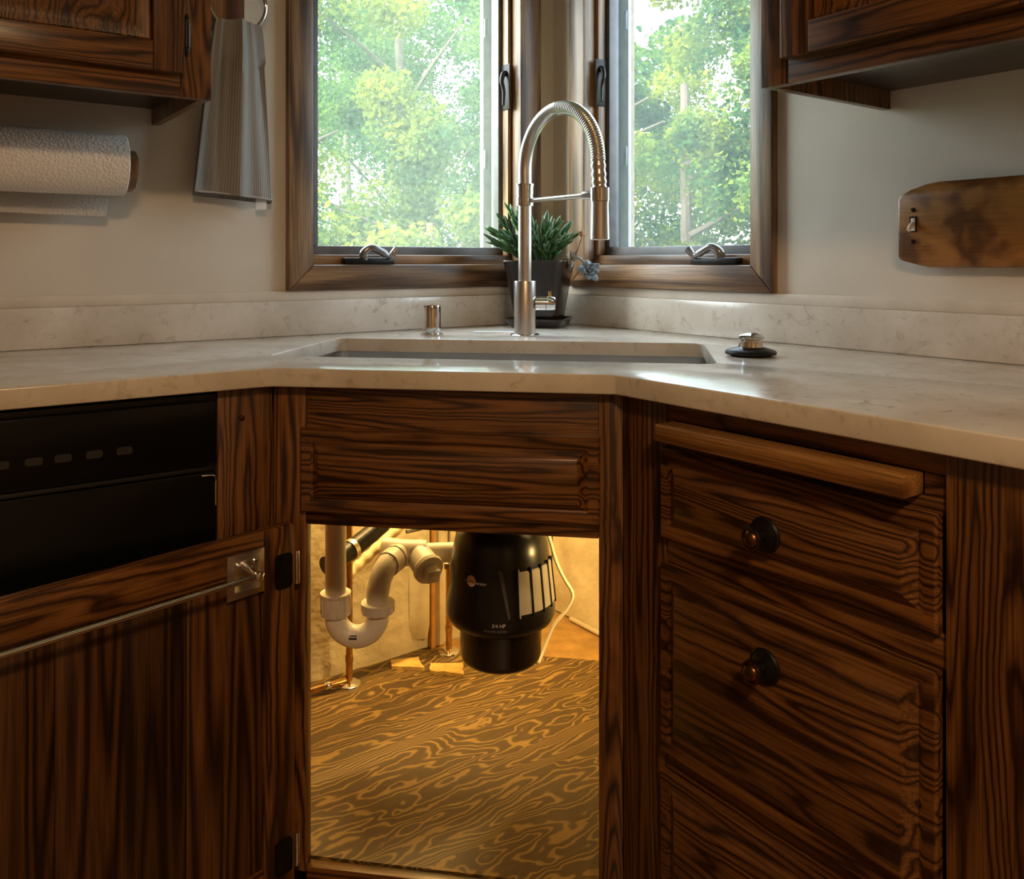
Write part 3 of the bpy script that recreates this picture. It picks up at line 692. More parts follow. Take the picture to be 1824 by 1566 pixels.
for base, tip, nl in (((-.03, 0, 1.066), (-.104, .00, 1.150), 15), ((-.03, .02, 1.066), (-.088, .03, 1.178), 15), ((-.02, 0, 1.066), (-.068, -.01, 1.203), 15), ((-.01, .01, 1.066), (-.046, .02, 1.195), 14),
                      ((-.03, -.02, 1.066), (-.09, -.035, 1.128), 12), ((-.03, .03, 1.066), (-.060, .04, 1.128), 12), ((.0, .0, 1.066), (-.022, -.02, 1.190), 12), ((.0, .02, 1.066), (.012, .03, 1.168), 13),
                      ((.01, 0, 1.066), (.040, .01, 1.165), 14), ((.015, .01, 1.066), (.058, .0, 1.152), 14), ((.01, .02, 1.066), (.042, .03, 1.122), 11), ((.01, -.02, 1.066), (.022, -.03, 1.165), 12), ((-.02, .03, 1.066), (-.078, .05, 1.140), 13), ((-.03, .02, 1.066), (-.108, .035, 1.128), 13), ((-.02, .03, 1.066), (-.040, .055, 1.155), 12), ((-.01, -.02, 1.066), (-.052, -.03, 1.168), 12), ((.01, .03, 1.066), (.028, .05, 1.140), 12), ((.02, .02, 1.066), (.068, .025, 1.136), 12)):
    succ_stem(rel(*base), rel(*tip), nl)
# the dried stem, its withered leaves and the hanging blue-grey rosette
M_dry = simple('dried_stem', (.40, .22, .10), .8, var=.3, vscale=60); M_dry2 = simple('withered_leaf', (.36, .31, .26), .8, var=.35, vscale=70)
def ppart(name, bm, mat, label=None):
    o = obj(name, bm, mat, None); o.parent = pp; o.matrix_parent_inverse = PINV
    if label: o['label'] = label
    return o
bm = BM(); tube(bm, bezier_path([PC + Vector(rel(.072, .03, 1.064)), PC + Vector(rel(.092, .035, 1.10)), PC + Vector(rel(.104, .035, 1.135)), PC + Vector(rel(.108, .035, 1.150))], 5), [.0035 - .0016 * i / 15 for i in range(16)], 8)
ds = ppart('dried_stem', bm, M_dry, 'dry tan flower stalk')
MLd = leaf_mesh('withered_leaf', .030, .0045, .0015, M_dry2, .5); MLd2 = leaf_mesh('withered_leaf', .020, .0035, .0012, M_dry, .6)
MLr = leaf_mesh('petal', .034, .0105, .0035, simple('blue_grey_succulent', (.20, .25, .29), .55, var=.3, vscale=60), .25)
def radial(parent, c, mesh, nm, n, tilt0, tilt1, axis, sc0=1, rot=0):
    d = Vector(axis).normalized(); u, w = frame_at(d)
    for i in range(n):
        t = i / max(1, n - 1); az = i * 2.4 + rot; tilt = tilt0 + (tilt1 - tilt0) * t
        out = u * math.cos(az) + w * math.sin(az); z = (d * math.cos(tilt) + out * math.sin(tilt)).normalized(); y = -(out - z * out.dot(z)).normalized(); x = y.cross(z)
        o = bpy.data.objects.new(nm, mesh); COL.objects.link(o); o.parent = parent
        o.matrix_local = Matrix.Translation(c) @ Matrix((x, y, z)).transposed().to_4x4() @ Matrix.Scale(sc0 * (1.05 - .35 * (1 - t)), 4)
radial(ds, PC + Vector(rel(.107, .035, 1.146)), MLd2, 'withered_leaf', 6, .4, 1.5, (0, 0, 1))
radial(ds, PC + Vector(rel(.082, .035, 1.088)), MLd, 'withered_leaf', 11, .4, 2.1, (.3, -.3, 1))
bm = BM(); rc = PC + Vector(rel(.122, .055, 1.058)); tube(bm, bezier_path([PC + Vector(rel(.075, .035, 1.066)), PC + Vector(rel(.092, .045, 1.092)), PC + Vector(rel(.112, .052, 1.080)), rc], 5), .0035, 8)
rs = ppart('rosette_stem', bm, M_dry2, 'stem with a drooping blue-grey rosette')
radial(rs, rc, MLr, 'petal', 16, .15, 1.65, Vector((-.35, -.75, .25)))

# ================================================================== ON THE WALLS
# towel ring
tr = thing('towel_ring', 'wood-backed chrome towel ring on the left wall', 'towel ring')
sbox('mount_block', wood('ring_block', 'z', (.26, .12, .05), (.18, .08, .03), (.08, .03, .012), cross=18, rings=3), tr, -.958, -.882, -.016, -.0005, 1.585, 1.76, bev=.003)
b = BM(); tube(b, [(-.905, -.0165, 1.706), (-.905, -.040, 1.706)], .006, 14); obj('post', b, M_polish, tr)
b = BM(); n = 48
pts = [Vector((-.905 + .062 * math.sin(2 * PI * i / n), -.037, 1.644 + .062 * math.cos(2 * PI * i / n))) for i in range(n)]
rings = []
for i, p in enumerate(pts):
    out = (p - Vector((-.905, -.037, 1.644))).normalized()
    rings.append([b.verts.new(p + out * .0042 * math.cos(2 * PI * k / 12) + Vector((0, 1, 0)) * .0042 * math.sin(2 * PI * k / 12)) for k in range(12)])
for i in range(n):
    for k in range(12): b.faces.new((rings[i][k], rings[i][(k + 1) % 12], rings[(i + 1) % n][(k + 1) % 12], rings[(i + 1) % n][k]))
obj('ring', b, M_polish, tr)
# hand towel folded over the ring
def mk_towel():
    m, nt, bb = newmat('ribbed_towel'); N = nt.nodes.new; L = nt.links.new
    uv = N('ShaderNodeUVMap'); w = N('ShaderNodeTexWave'); w.wave_type = 'BANDS'; w.bands_direction = 'X'; w.inputs['Scale'].default_value = 11; w.inputs['Distortion'].default_value = 1.2; w.inputs['Detail'].default_value = 2
    L(uv.outputs[0], w.inputs['Vector']); r = N('ShaderNodeValToRGB'); e = r.color_ramp.elements; e[0].color = (.21, .20, .185, 1); e[1].color = (.33, .315, .295, 1)
    L(w.outputs['Fac'], r.inputs['Fac']); L(r.outputs[0], bb.inputs['Base Color']); bb.inputs['Roughness'].default_value = .95; bb.inputs['Specular IOR Level'].default_value = .1
    bp = N('ShaderNodeBump'); bp.inputs['Strength'].default_value = .25; bp.inputs['Distance'].default_value = .001; L(w.outputs['Fac'], bp.inputs['Height']); L(bp.outputs[0], bb.inputs['Normal']); return m
tw = thing('hand_towel', 'grey ribbed hand towel hanging from the towel ring', 'towel')
bm = BM(); uvl = bm.loops.layers.uv.new('uv'); rows = []; NU, NV = 60, 34
for j in range(NV + 1):
    v = j / NV; hw = .050 + .036 * v ** .8; cx_ = -.904 - .010 * v; z = 1.594 - (1.594 - 1.229) * v; row = []
    for i in range(NU):
        a = 2 * PI * i / NU; t = math.cos(a); fr = math.sin(a)            # t across, fr front(+)/back(-)
        amp = .013 * (1 - .5 * v) + .002
        fold = amp * math.sin(t * 5.2 + .7 + .5 * v) + amp * .6 * math.sin(t * 10.5 + 2.1 - 1.3 * v)
        th = (.010 + .010 * min(1, v * 5)) * (1 - .25 * v)
        sg = math.copysign(abs(fr) ** .45, fr)
        y = -.037 - th * sg - (fold if fr > 0 else fold * .4)
        if fr > 0 and v < .22: y = min(y, -.0465)
        zz = z + (.006 * (1 - abs(t)) + (.004 if fr > 0 else -.0)) * (1 - v) - (.008 * t * (-1) if v == 1 else 0) * 0 - (.006 * (t + 1) * v) + (.004 if fr < 0 else 0) * v * -1.5
        row.append(bm.verts.new((cx_ + hw * t, min(y, -.0045), zz)))
    rows.append(row)
for j in range(NV):
    for i in range(NU):
        f = bm.faces.new((rows[j][i], rows[j][(i + 1) % NU], rows[j + 1][(i + 1) % NU], rows[j + 1][i]))
        for lp, (ii, jj) in zip(f.loops, ((i, j), (i + 1, j), (i + 1, j + 1), (i, j + 1))): lp[uvl].uv = (abs(((ii / NU * 2) % 2) - 1) if False else math.cos(2 * PI * ii / NU) * .5 + .5, jj / NV)
bm.faces.new(rows[0])
obj('cloth', bm, mk_towel(), tw, angle=70)
hem = BM(); tube(hem, [rows_ for rows_ in [(-.995, -.050, 1.2305), (-.95, -.052, 1.2285), (-.90, -.051, 1.225), (-.86, -.052, 1.2215), (-.831, -.048, 1.219)]], .0016, 8, flat=1.0); obj('hem', hem, simple('hem_thread', (.42, .40, .37), .95), tw)
sbox('care_tag', simple('care_tag_white', (.66, .65, .62), .7), tw, -.864, -.840, -.0345, -.0335, 1.197, 1.224)

# paper towel
pt = thing('paper_towel_holder', 'wooden paper towel holder under the left wall cabinet', 'holder')
M_hold = wood('holder_wood', 'z', (.26, .12, .045), (.18, .08, .03), (.07, .028, .01), cross=20, rings=3)
def holder_bracket(x0, x1):
    bm = BM(); prism(bm, [(-.0005, 1.225), (-.045, 1.222), (-.085, 1.228), (-.112, 1.255), (-.112, 1.282), (-.085, 1.30), (-.0005, 1.305)], lambda p: (x0, p[0], p[1]), lambda p: (x1, p[0], p[1])); obj('bracket', bm, M_hold, pt)
holder_bracket(-1.140, -1.122); holder_bracket(-1.452, -1.434)
b = BM(); tube(b, [(-1.4335, -.090, 1.270), (-1.1405, -.090, 1.270)], .011, 16); obj('dowel', b, M_hold, pt)
def mk_paper():
    m, nt, bb = newmat('quilted_paper'); N = nt.nodes.new; L = nt.links.new
    bb.inputs['Base Color'].default_value = (.78, .74, .68, 1); bb.inputs['Roughness'].default_value = .95; bb.inputs['Specular IOR Level'].default_value = .1
    tc = N('ShaderNodeTexCoord'); v = N('ShaderNodeTexVoronoi'); v.inputs['Scale'].default_value = 190; L(tc.outputs['Object'], v.inputs['Vector'])
    bp = N('ShaderNodeBump'); bp.inputs['Strength'].default_value = .6; bp.inputs['Distance'].default_value = .0022; L(v.outputs['Distance'], bp.inputs['Height']); L(bp.outputs[0], bb.inputs['Normal']); return m
M_paper = mk_paper()
pr_ = thing('paper_towel_roll', 'white quilted paper towel roll with a loose hanging sheet', 'paper towel')
b = BM(); c_ = (0, -.090, 1.270)
lathe(b, [(.019, -1.4325), (.058, -1.4325), (.0595, -1.431), (.0595, -1.146), (.058, -1.1445), (.019, -1.1445), (.019, -1.4325)], c_, 56, 'x', cap=False); obj('roll', b, M_paper, pr_)
b = BM(); th_ = [math.radians(x) for x in range(-10, 91, 10)]
pts = [(-.090 + .0612 * math.cos(PI / 2 - a), 1.270 + .0612 * math.sin(PI / 2 - a)) for a in [math.radians(20 + 7 * i) for i in range(11)]] + [(-.0295, 1.25), (-.032, 1.225), (-.036, 1.20), (-.043, 1.172)]
va = [b.verts.new((-1.432, y, z + .004)) for y, z in pts]; vb = [b.verts.new((-1.158 - .010 * max(0, (1.25 - z) / .08) ** 2, y, z)) for y, z in pts]
for i in range(len(pts) - 1): b.faces.new((va[i], va[i + 1], vb[i + 1], vb[i]))
bmesh.ops.solidify(b, geom=b.faces[:], thickness=.0008); obj('loose_sheet', b, M_paper, pr_)

# wooden switch board on the right wall
wb = thing('wooden_switch_board', 'polished figured wood board with a light switch on the right wall', 'switch plate')
M_burl = wood('figured_wood', 'y', (.37, .160, .032), (.29, .118, .023), (.11, .040, .009), cross=8, along=5, rings=3.0, rough=.25, pore=.2, coat=.4, warp=.12, detail=3)
prof = [(-1.033, 1.196), (-1.037, 1.204), (-1.060, 1.213), (-1.085, 1.221), (-1.11, 1.2235), (-1.56, 1.226), (-1.56, 1.073), (-1.088, 1.073), (-1.065, 1.079), (-1.045, 1.084), (-1.037, 1.086), (-1.033, 1.092)]
SWY, SWZ0, SWZ1 = -1.0625, 1.136, 1.164
bm = BM(); prism(bm, prof, lambda p: (-.024, p[0], p[1]), lambda p: (-.0005, p[0], p[1]))
es = [e for e in bm.edges if all(v.co.x < -.02 for v in e.verts)]
bmesh.ops.bevel(bm, geom=es, offset=.004, segments=3, profile=.5, affect='EDGES'); obj('board', bm, M_burl, wb)
sbox('switch_slot', M_black, wb, -.0256, -.0242, SWY - .0062, SWY + .0062, SWZ0, SWZ1)
sbox('switch_insert', M_white, wb, -.0268, -.0257, SWY - .0045, SWY + .0032, SWZ0 + .002, SWZ1 - .003, bev=.0006)
b = BM(); tube(b, [(-.0262, SWY, 1.150), (-.034, SWY, 1.145), (-.040, SWY, 1.139)], [.0045, .0042, .0036], 8); obj('toggle', b, M_white, wb)
for zc in (1.176, 1.119):
    b = BM(); lathe(b, [(.0040, -.0242), (.0036, -.0255), (.001, -.0258)], (0, SWY, zc), 14, 'x'); obj('screw', b, M_iron, wb)

# ================================================================== UNDER THE SINK
def pipe(name, path, r, mat, parent, n=20, smooth=6): 
    b = BM(); tube(b, bezier_path(path, smooth) if smooth else path, r, n); return obj(name, b, mat, parent)
dr = thing('drain_trap', 'white plastic sink drain with curved trap and cleanout under the sink', 'drain pipe')
T0 = Vector((-.795, -.298, 0)); T1 = Vector((-.727, -.348, 0)); TD = (T1 - T0); TR = TD.length / 2; TDn = TD.normalized()
pipe('tailpipe', [T0 + Vector((0, 0, .6775)), T0 + Vector((0, 0, .420))], .0205, M_pvc, dr, smooth=0)
def nut(c, h0, h1, r, par, nm='slip_nut'):
    b = BM(); prof_ = [(r * .8, h0), (r, h0 + .002), (r, h1 - .006), (r * 1.06, h1 - .005), (r * 1.06, h1), (r * .8, h1 + .001)]
    lathe(b, prof_, c, 12 if False else 24); o = obj(nm, b, M_pvc, par, angle=30)
    for k in range(10):
        a = 2 * PI * k / 10; rb = BM(); box(rb, r - .001, r + .0018, -.0022, .0022, h0 + .003, h1 - .006, bev=.0006)
        obj('nut_rib', rb, M_pvc, o, mtx=Matrix.Translation(c) @ Matrix.Rotation(a, 4, 'Z'))
    return o
nut(T0, .378, .424, .0285, dr)
cz = .378
ub = [T0 + Vector((0, 0, .392))] + [T0 + TD / 2 - TDn * TR * math.cos(PI * i / 16) + Vector((0, 0, cz - TR * math.sin(PI * i / 16))) for i in range(17)] + [T1 + Vector((0, 0, .395))]
b = BM(); tube(b, ub, .0222, 24); obj('trap_bend', b, simple('bright_pvc', (.78, .74, .68), .32), dr)  # lighter than the other pipes: light on the bend is in its colour
nut(T1, .383, .405, .0315, dr)
TC = Vector((-.642, -.290, .470))
pipe('elbow', [T1 + Vector((0, 0, .400)), T1 + Vector((0, 0, .425)), T1 + Vector((.010, .004, .452)), T1 + Vector((.036, .022, .470)), TC], .0225, M_pvc, dr)
b = BM(); q = T1 + Vector((.030, .018, .467)); dq = (TC - q).normalized(); tube(b, [q, q + dq * .030], .0262, 24); tube(b, [q + dq * .036, q + dq * .042], .0270, 24); obj('elbow_collar', b, M_pvc, dr)
b = BM(); tube(b, [Vector((-.672, -.262, .474)), TC, Vector((-.60, -.318, .468))], .0268, 24); obj('tee_body', b, M_pvc, dr)
b = BM(); tube(b, [Vector((-.602, -.316, .468)), Vector((-.46, -.405, .470))], .0205, 20); obj('waste_arm', b, M_pvc, dr)
pc = Vector((-.6165, -.352, .452)); pa = (pc - Vector((-.612, -.298, .469))).normalized()
b = BM(); tube(b, [Vector((-.612, -.298, .469)), pc], .0285, 24); obj('cleanout_branch', b, M_pvc, dr)
b = BM(); tube(b, [pc, pc + pa * .004, pc + pa * .012], [.0300, .0325, .0310], 24); pl_ = obj('cleanout_plug', b, M_pvc, dr)
b = BM(); box(b, -.0135, .0135, -.0135, .0135, 0, .024, bev=.002)
obj('plug_boss', b, M_pvc, pl_, mtx=Matrix.Translation(pc + pa * .0118) @ pa.to_track_quat('Z', 'Y').to_matrix().to_4x4())
# small dark print on the bend
pm = simple('dark_print', (.03, .02, .015), .6)
for k, (du, dz, wdt, hgt) in enumerate(((-.006, .0035, .020, .0022), (-.004, -.0012, .016, .0036))):
    c = T0 + TD / 2 + Vector((0, 0, cz - TR)) ; out = Vector((-.588, -.809, 0)); side = TDn
    ang = .45 if k == 0 else .22
    p = c + side * du + (out * math.cos(ang) + Vector((0, 0, 1)) * math.sin(ang)) * .0224
    b = BM(); box(b, -wdt / 2, wdt / 2, -hgt / 2, hgt / 2, -.0004, .0004)
    nrm = (out * math.cos(ang) + Vector((0, 0, 1)) * math.sin(ang)).normalized(); xx = side; yy = nrm.cross(xx)
    obj('print_mark', b, pm, dr, mtx=Matrix.Translation(p) @ Matrix((xx, yy, nrm)).transposed().to_4x4())

# garbage disposer
gd = thing('garbage_disposer', 'black garbage disposer with silver ribs hanging under the sink', 'disposer', (-.575, -.557, 0))
b = BM(); lathe(b, [(.040, .6775), (.040, .640), (.062, .632), (.062, .612), (.055, .608), (.070, .592), (.084, .575), (.0905, .545), (.0935, .520), (.0965, .475), (.1015, .448), (.1035, .432), (.1030, .422), (.097, .410), (.083, .402), (.079, .401)], n=64); obj('housing', b, M_black, gd, angle=50)
b = BM(); lathe(b, [(.0788, .4008), (.0780, .398), (.0768, .345), (.0745, .337), (.069, .332), (.02, .3305)], n=56); obj('motor_can', b, simple('dark_can', (.085, .08, .075), .22, .95), gd, angle=50)
CAMA = math.atan2(-1.88 + .557, -1.51 + .575)          # direction from the disposer towards the viewer
def bent(bm, name, mat, par, ang, r_of_z): 
    """flat x/y artwork (metres) wrapped on the body around the direction ang."""
    for v in bm.verts:
        r = r_of_z(v.co.y) + v.co.z; a = ang + v.co.x / r_of_z(v.co.y); v.co = Vector((r * math.cos(a), r * math.sin(a), v.co.y))
    return obj(name, bm, mat, par, smooth=False)
def rz_body(z):
    P_ = [(.402, .083), (.410, .097), (.422, .103), (.432, .1035), (.448, .1015), (.475, .0965), (.520, .0935), (.545, .0905), (.575, .084), (.60, .07)]
    for (z0, r0), (z1, r1) in zip(P_, P_[1:]):
        if z0 <= z <= z1: return r0 + (r1 - r0) * (z - z0) / (z1 - z0)
    return .09
M_rib = simple('silver_panel', (.42, .375, .32), .45, .1)
for k in range(5):
    a = CAMA + math.radians(27 + 15 * k); hw = math.radians(6.6) * .098
    b = BM(); n_ = 6
    va = [[b.verts.new((-hw + 2 * hw * i / n_, zz, th)) for i in range(n_ + 1)] for zz, th in ((.4505, .0), (.4505, .0022), (.522, .0022), (.5245, .0))]
    for r0, r1 in zip(va, va[1:]):
        for i in range(n_): b.faces.new((r0[i], r0[i + 1], r1[i + 1], r1[i]))
    o = bent(b, 'vent_panel', M_rib, gd, a, rz_body)
    b = BM(); box(b, -.0012, .0012, .446, .530, .0, .0045); bent(b, 'vent_rib', M_black if k else M_rib, gd, a - math.radians(7.5), rz_body)
# slim slanted grey accent
b = BM(); vs = [b.verts.new(p) for p in ((-.004, .530, .0008), (.004, .527, .0008), (.018, .447, .0008), (.0145, .444, .0008))]; b.faces.new(vs)
bmesh.ops.solidify(b, geom=b.faces[:], thickness=.0006); bent(b, 'slanted_accent', simple('accent_grey', (.16, .15, .14), .35), gd, CAMA + math.radians(-.5), rz_body)
# badge and lettering
def letters(s, size, dx, z, ang, mat, nm='lettering'):
    me = text_mesh(s, size); b = BM(); b.from_mesh(me); bpy.data.meshes.remove(me)
    for v in b.verts: v.co = Vector((v.co.x + dx, v.co.y + z, v.co.z + .0012))
    return bent(b, nm, mat, gd, ang, rz_body)
M_print = simple('white_print', (.62, .58, .52), .5); M_print2 = simple('grey_print', (.16, .155, .145), .5)
BA = CAMA - math.radians(34)
b = BM(); n_ = 28; c0 = b.verts.new((0, .5065, .0010)); ring = [b.verts.new((.0092 * math.cos(2 * PI * k / n_), .5065 + .0098 * math.sin(2 * PI * k / n_), .0010)) for k in range(n_)]
for k in range(n_): b.faces.new((c0, ring[k], ring[(k + 1) % n_]))
bent(b, 'badge', simple('badge_tan', (.62, .36, .20), .45), gd, BA, rz_body)
b = BM(); r1 = [b.verts.new((.0092 * math.cos(2 * PI * k / n_), .5065 + .0098 * math.sin(2 * PI * k / n_), .0013)) for k in range(n_)]; r2 = [b.verts.new((.0078 * math.cos(2 * PI * k / n_), .5065 + .0084 * math.sin(2 * PI * k / n_), .0013)) for k in range(n_)]
for k in range(n_): b.faces.new((r1[k], r1[(k + 1) % n_], r2[(k + 1) % n_], r2[k]))
bent(b, 'badge_rim', M_print, gd, BA, rz_body)
letters('sink', .0095, 0, .5062, BA, simple('badge_brown', (.12, .04, .015), .5))
letters('in', .0075, -.0125, .5055, BA, M_print2); letters('erator', .0082, .0205, .5045, BA, M_print)
letters('3/4 HP', .0088, -.004, .4345, CAMA, M_print)
letters('POWER SERIES', .0062, -.010, .4245, CAMA, M_print2)
# its power cord
cord = [(-.480, -.545, .600), (-.455, -.553, .536), (-.440, -.557, .486), (-.427, -.566, .452), (-.413, -.576, .419), (-.424, -.568, .388), (-.445, -.556, .360), (-.460, -.552, .330), (-.478, -.556, .306), (-.497, -.572, .306), (-.512, -.580, .322), (-.513, -.575, .337)]
b = BM(); tube(b, bezier_path([Vector(p) - Vector((-.575, -.557, 0)) for p in cord], 6), .0036, 10); obj('power_cord', b, simple('pale_cord', (.70, .60, .42), .45), gd)['label'] = 'pale power cord'

# copper supply pipes
def riser(label, x, y, ztop, r, esc=True, valve=None, elbow=False):
    t = thing('copper_pipe', label, 'pipe', (x, y, 0), group='copper supply pipes')
    b = BM(); tube(b, [(0, 0, .1105), (0, 0, ztop)], r, 18); p = obj('pipe', b, M_copper, t)
    b = BM(); lathe(b, [(r + .001, .1225), (.018, .121), (.026, .1165), (.0275, .1125), (.0275, .1102)], n=32); obj('escutcheon', b, M_polish, t)
    b = BM(); lathe(b, [(r + .0008, .165), (r + .0014, .167), (r + .0014, .180), (r + .0008, .182)], n=18); obj('coupling', b, M_copper, t)
    if valve:
        b = BM(); lathe(b, [(r, valve - .018), (.014, valve - .016), (.014, valve - .002), (.0115, valve), (.0115, valve + .014), (.004, valve + .016)], n=6); obj('valve', b, M_polish, t, smooth=False)
        b = BM(); tube(b, [(0, 0, valve + .0155), (0, 0, .62)], .0042, 12); obj('supply_tube', b, M_chrome, t)
    return t
c1 = riser('copper pipe with chrome floor flange behind the curved trap', -.662, -.078, .60, .0078)
b = BM(); tube(b, [(-.009, 0, .1245), (-.30, .012, .1245)], .0078, 16); obj('branch_pipe', b, M_copper, c1)
b = BM(); lathe(b, [(.0092, -.060), (.0095, -.058), (.0095, -.048), (.0092, -.046)], (0, .002, .1245), 18, 'x'); obj('branch_ring', b, M_polish, c1)
riser('copper pipe with chrome shut-off valve beside the black disposer', -.392, -.075, .325, .0078, valve=.338)

# plastered chase and wooden batten on the left back wall
ch = BM(); prf = [(-.470, -.0135), (-.462, -.022), (-.450, -.030), (-.436, -.035), (-.424, -.033), (-.417, -.024), (-.416, -.0135)]
rg = []
for z in (.128, .14, .17, .25, .40, .60, .80):
    k = {.128: .35, .14: .8}.get(z, 1.0); rg.append([ch.verts.new((-.430 + (p[0] + .430) * k, p[1] * k if p[1] < -.0136 else p[1], z + (0.010 if (i in (1, 2)) and z < .13 else 0))) for i, p in enumerate(prf)])
for a, c in zip(rg, rg[1:]):
    for k in range(len(prf) - 1): ch.faces.new((a[k], a[k + 1], c[k + 1], c[k]))
ch.faces.new(rg[0]); ch.faces.new(rg[-1])
scpart('plaster_roll', ch, M_plaster, 'rounded torn edge of plaster sheet')
scpart('batten', box(BM(), -.4155, -.404, -.030, -.0135, .1105, .80, bev=.001), simple('orange_batten', (.50, .24, .045), .55, var=.2, vscale=30))
scpart('batten', box(BM(), -.4035, -.374, -.024, -.0135, .1105, .80, bev=.001), simple('pale_batten', (.66, .56, .38), .6, var=.15, vscale=30))

# scraps of torn plywood on the cabinet floor
M_scrap = simple('torn_plywood', (.62, .40, .11), .6, var=.3, vscale=45)
def scrap(label, pts, z0=.1103, z1=.1185):
    rn = random.Random(len(pts) * 3 + int(pts[0][0] * 1000)); P_ = []
    for i, p in enumerate(pts):
        q = pts[(i + 1) % len(pts)]
        for k in range(5): P_.append((p[0] + (q[0] - p[0]) * k / 5 + (rn.uniform(-.003, .003) if k else 0), p[1] + (q[1] - p[1]) * k / 5 + (rn.uniform(-.003, .003) if k else 0)))
    o = obj('plywood_scrap', prism(BM(), P_, lambda p: (p[0], p[1], z0), lambda p: (p[0], p[1], z1)), M_scrap, None)
    return tag(o, label, 'wood scrap', 'torn plywood scraps')
scrap('torn yellow plywood scrap lying below the plaster, left one', [(-.546, -.066), (-.532, -.036), (-.470, -.062), (-.487, -.118)])
scrap('torn yellow plywood scrap in front of the valve pipe, right one', [(-.482, -.140), (-.464, -.106), (-.400, -.150), (-.430, -.200)])

# hoses
def hose(name, label, path, r, mat, rib=0.0, parts=None):
    t = thing(name, label, 'hose'); P_ = bezier_path(path, 14); b = BM()
    tube(b, P_, [r + (rib if i % 4 < 2 else -rib) for i in range(len(P_))], 16); obj('tube', b, mat, t, angle=60); return t
h1 = hose('drain_hose', 'thick black drain hose running up behind the trap', [(-.745, -.200, .452), (-.700, -.180, .462), (-.630, -.150, .482), (-.560, -.120, .512), (-.49, -.10, .56)], .0205, M_rubber)
b = BM(); d_ = Vector((.06, .025, .012)).normalized(); tube(b, [Vector((-.712, -.186, .4595)), Vector((-.712, -.186, .4595) ) + d_ * .012], .0222, 18); obj('clamp', b, M_chrome, h1)
b = BM(); tube(b, [Vector((-.775, -.212, .446)), Vector((-.742, -.199, .453))], .0225, 18); obj('rubber_boot', b, simple('grey_boot', (.10, .085, .07), .5), h1)
h2 = hose('corrugated_hose', 'cream corrugated dishwasher hose slanting across the back wall', [(-.700, -.056, .318), (-.640, -.054, .362), (-.560, -.054, .416), (-.47, -.056, .475), (-.40, -.06, .53)], .0125, simple('cream_hose', (.62, .50, .28), .5), rib=.0012)
h3 = thing('supply_line', 'thin dark supply line curving above the cleanout', 'hose'); b = BM(); tube(b, bezier_path([(-.600, -.235, .492), (-.555, -.235, .494), (-.515, -.240, .510), (-.475, -.250, .545), (-.45, -.26, .60)], 8), .0045, 12); obj('tube', b, simple('dark_line', (.10, .08, .05), .4), h3)

# warm glow under the sink: puck at a guessed spot, bar added
def puck(label, loc, power, aim):
    t = thing('cabinet_light', label, 'light', loc, group='lights under the sink')
    b = BM(); lathe(b, [(.032, .004), (.034, .002), (.034, -.012), (.030, -.014)], n=28); obj('housing', b, M_white, t)
    b = BM(); lathe(b, [(.029, -.0141), (.026, -.017), (.001, -.018)], n=28); obj('lens', b, simple('warm_lens', (.9, .8, .6), .4, emit=(1.0, .62, .22, 6.0)), t)
    l = bpy.data.lights.new('warm_bulb', 'AREA'); l.shape = 'DISK'; l.size = .05; l.energy = power; l.spread = math.radians(140); l.color = (1.0, .66, .22)
    lo = bpy.data.objects.new('warm_bulb', l); COL.objects.link(lo); lo.parent = t; lo.location = (0, 0, -.021)
    lo.rotation_euler = Vector(aim).to_track_quat('-Z', 'Y').to_euler(); return t
pk = puck('warm puck light fixed inside the sink cabinet, hidden beside its right stile', (-.330, -.9125, .575), 2.4, (.30, -.15, -1)); pk.rotation_euler = (PI / 2, 0, 0)
t = thing('light_bar', 'warm light bar fixed to the counter underside along the left back wall', 'light', (-.56, -.075, 0))  # unseen bar added to light the back walls softly
sbox('housing', M_white, t, -.30, .30, -.014, .014, .868, .8838, bev=.002)
sbox('lens', MATS['warm_lens'], t, -.295, .295, -.010, .010, .8645, .8678, bev=.001)
l = bpy.data.lights.new('bar_glow', 'AREA'); l.shape = 'RECTANGLE'; l.size = .58; l.size_y = .02; l.energy = 5.2; l.color = (1.0, .66, .22)
lo = bpy.data.objects.new('bar_glow', l); COL.objects.link(lo); lo.parent = t; lo.location = (0, 0, .862)

# ================================================================== CEILING LAMP
cl = thing('ceiling_light', 'round frosted ceiling lamp behind the viewer', 'lamp', (-1.75, -2.80, 0))
b = BM(); lathe(b, [(.19, 2.4395), (.19, 2.415), (.185, 2.41)], n=40); obj('base', b, M_white, cl)
b = BM(); lathe(b, [(.184, 2.4095), (.17, 2.375), (.12, 2.345), (.05, 2.332), (.001, 2.330)], n=40); obj('diffuser', b, simple('frosted_diffuser', (.9, .85, .75), .5, emit=(1, .75, .5, 2.5)), cl)
l = bpy.data.lights.new('ceiling_bulb', 'AREA'); l.shape = 'DISK'; l.size = .36; l.energy = 24.5; l.color = (1.0, .64, .33)
lo = bpy.data.objects.new('ceiling_bulb', l); COL.objects.link(lo); lo.parent = cl; lo.location = (0, 0, 2.325)

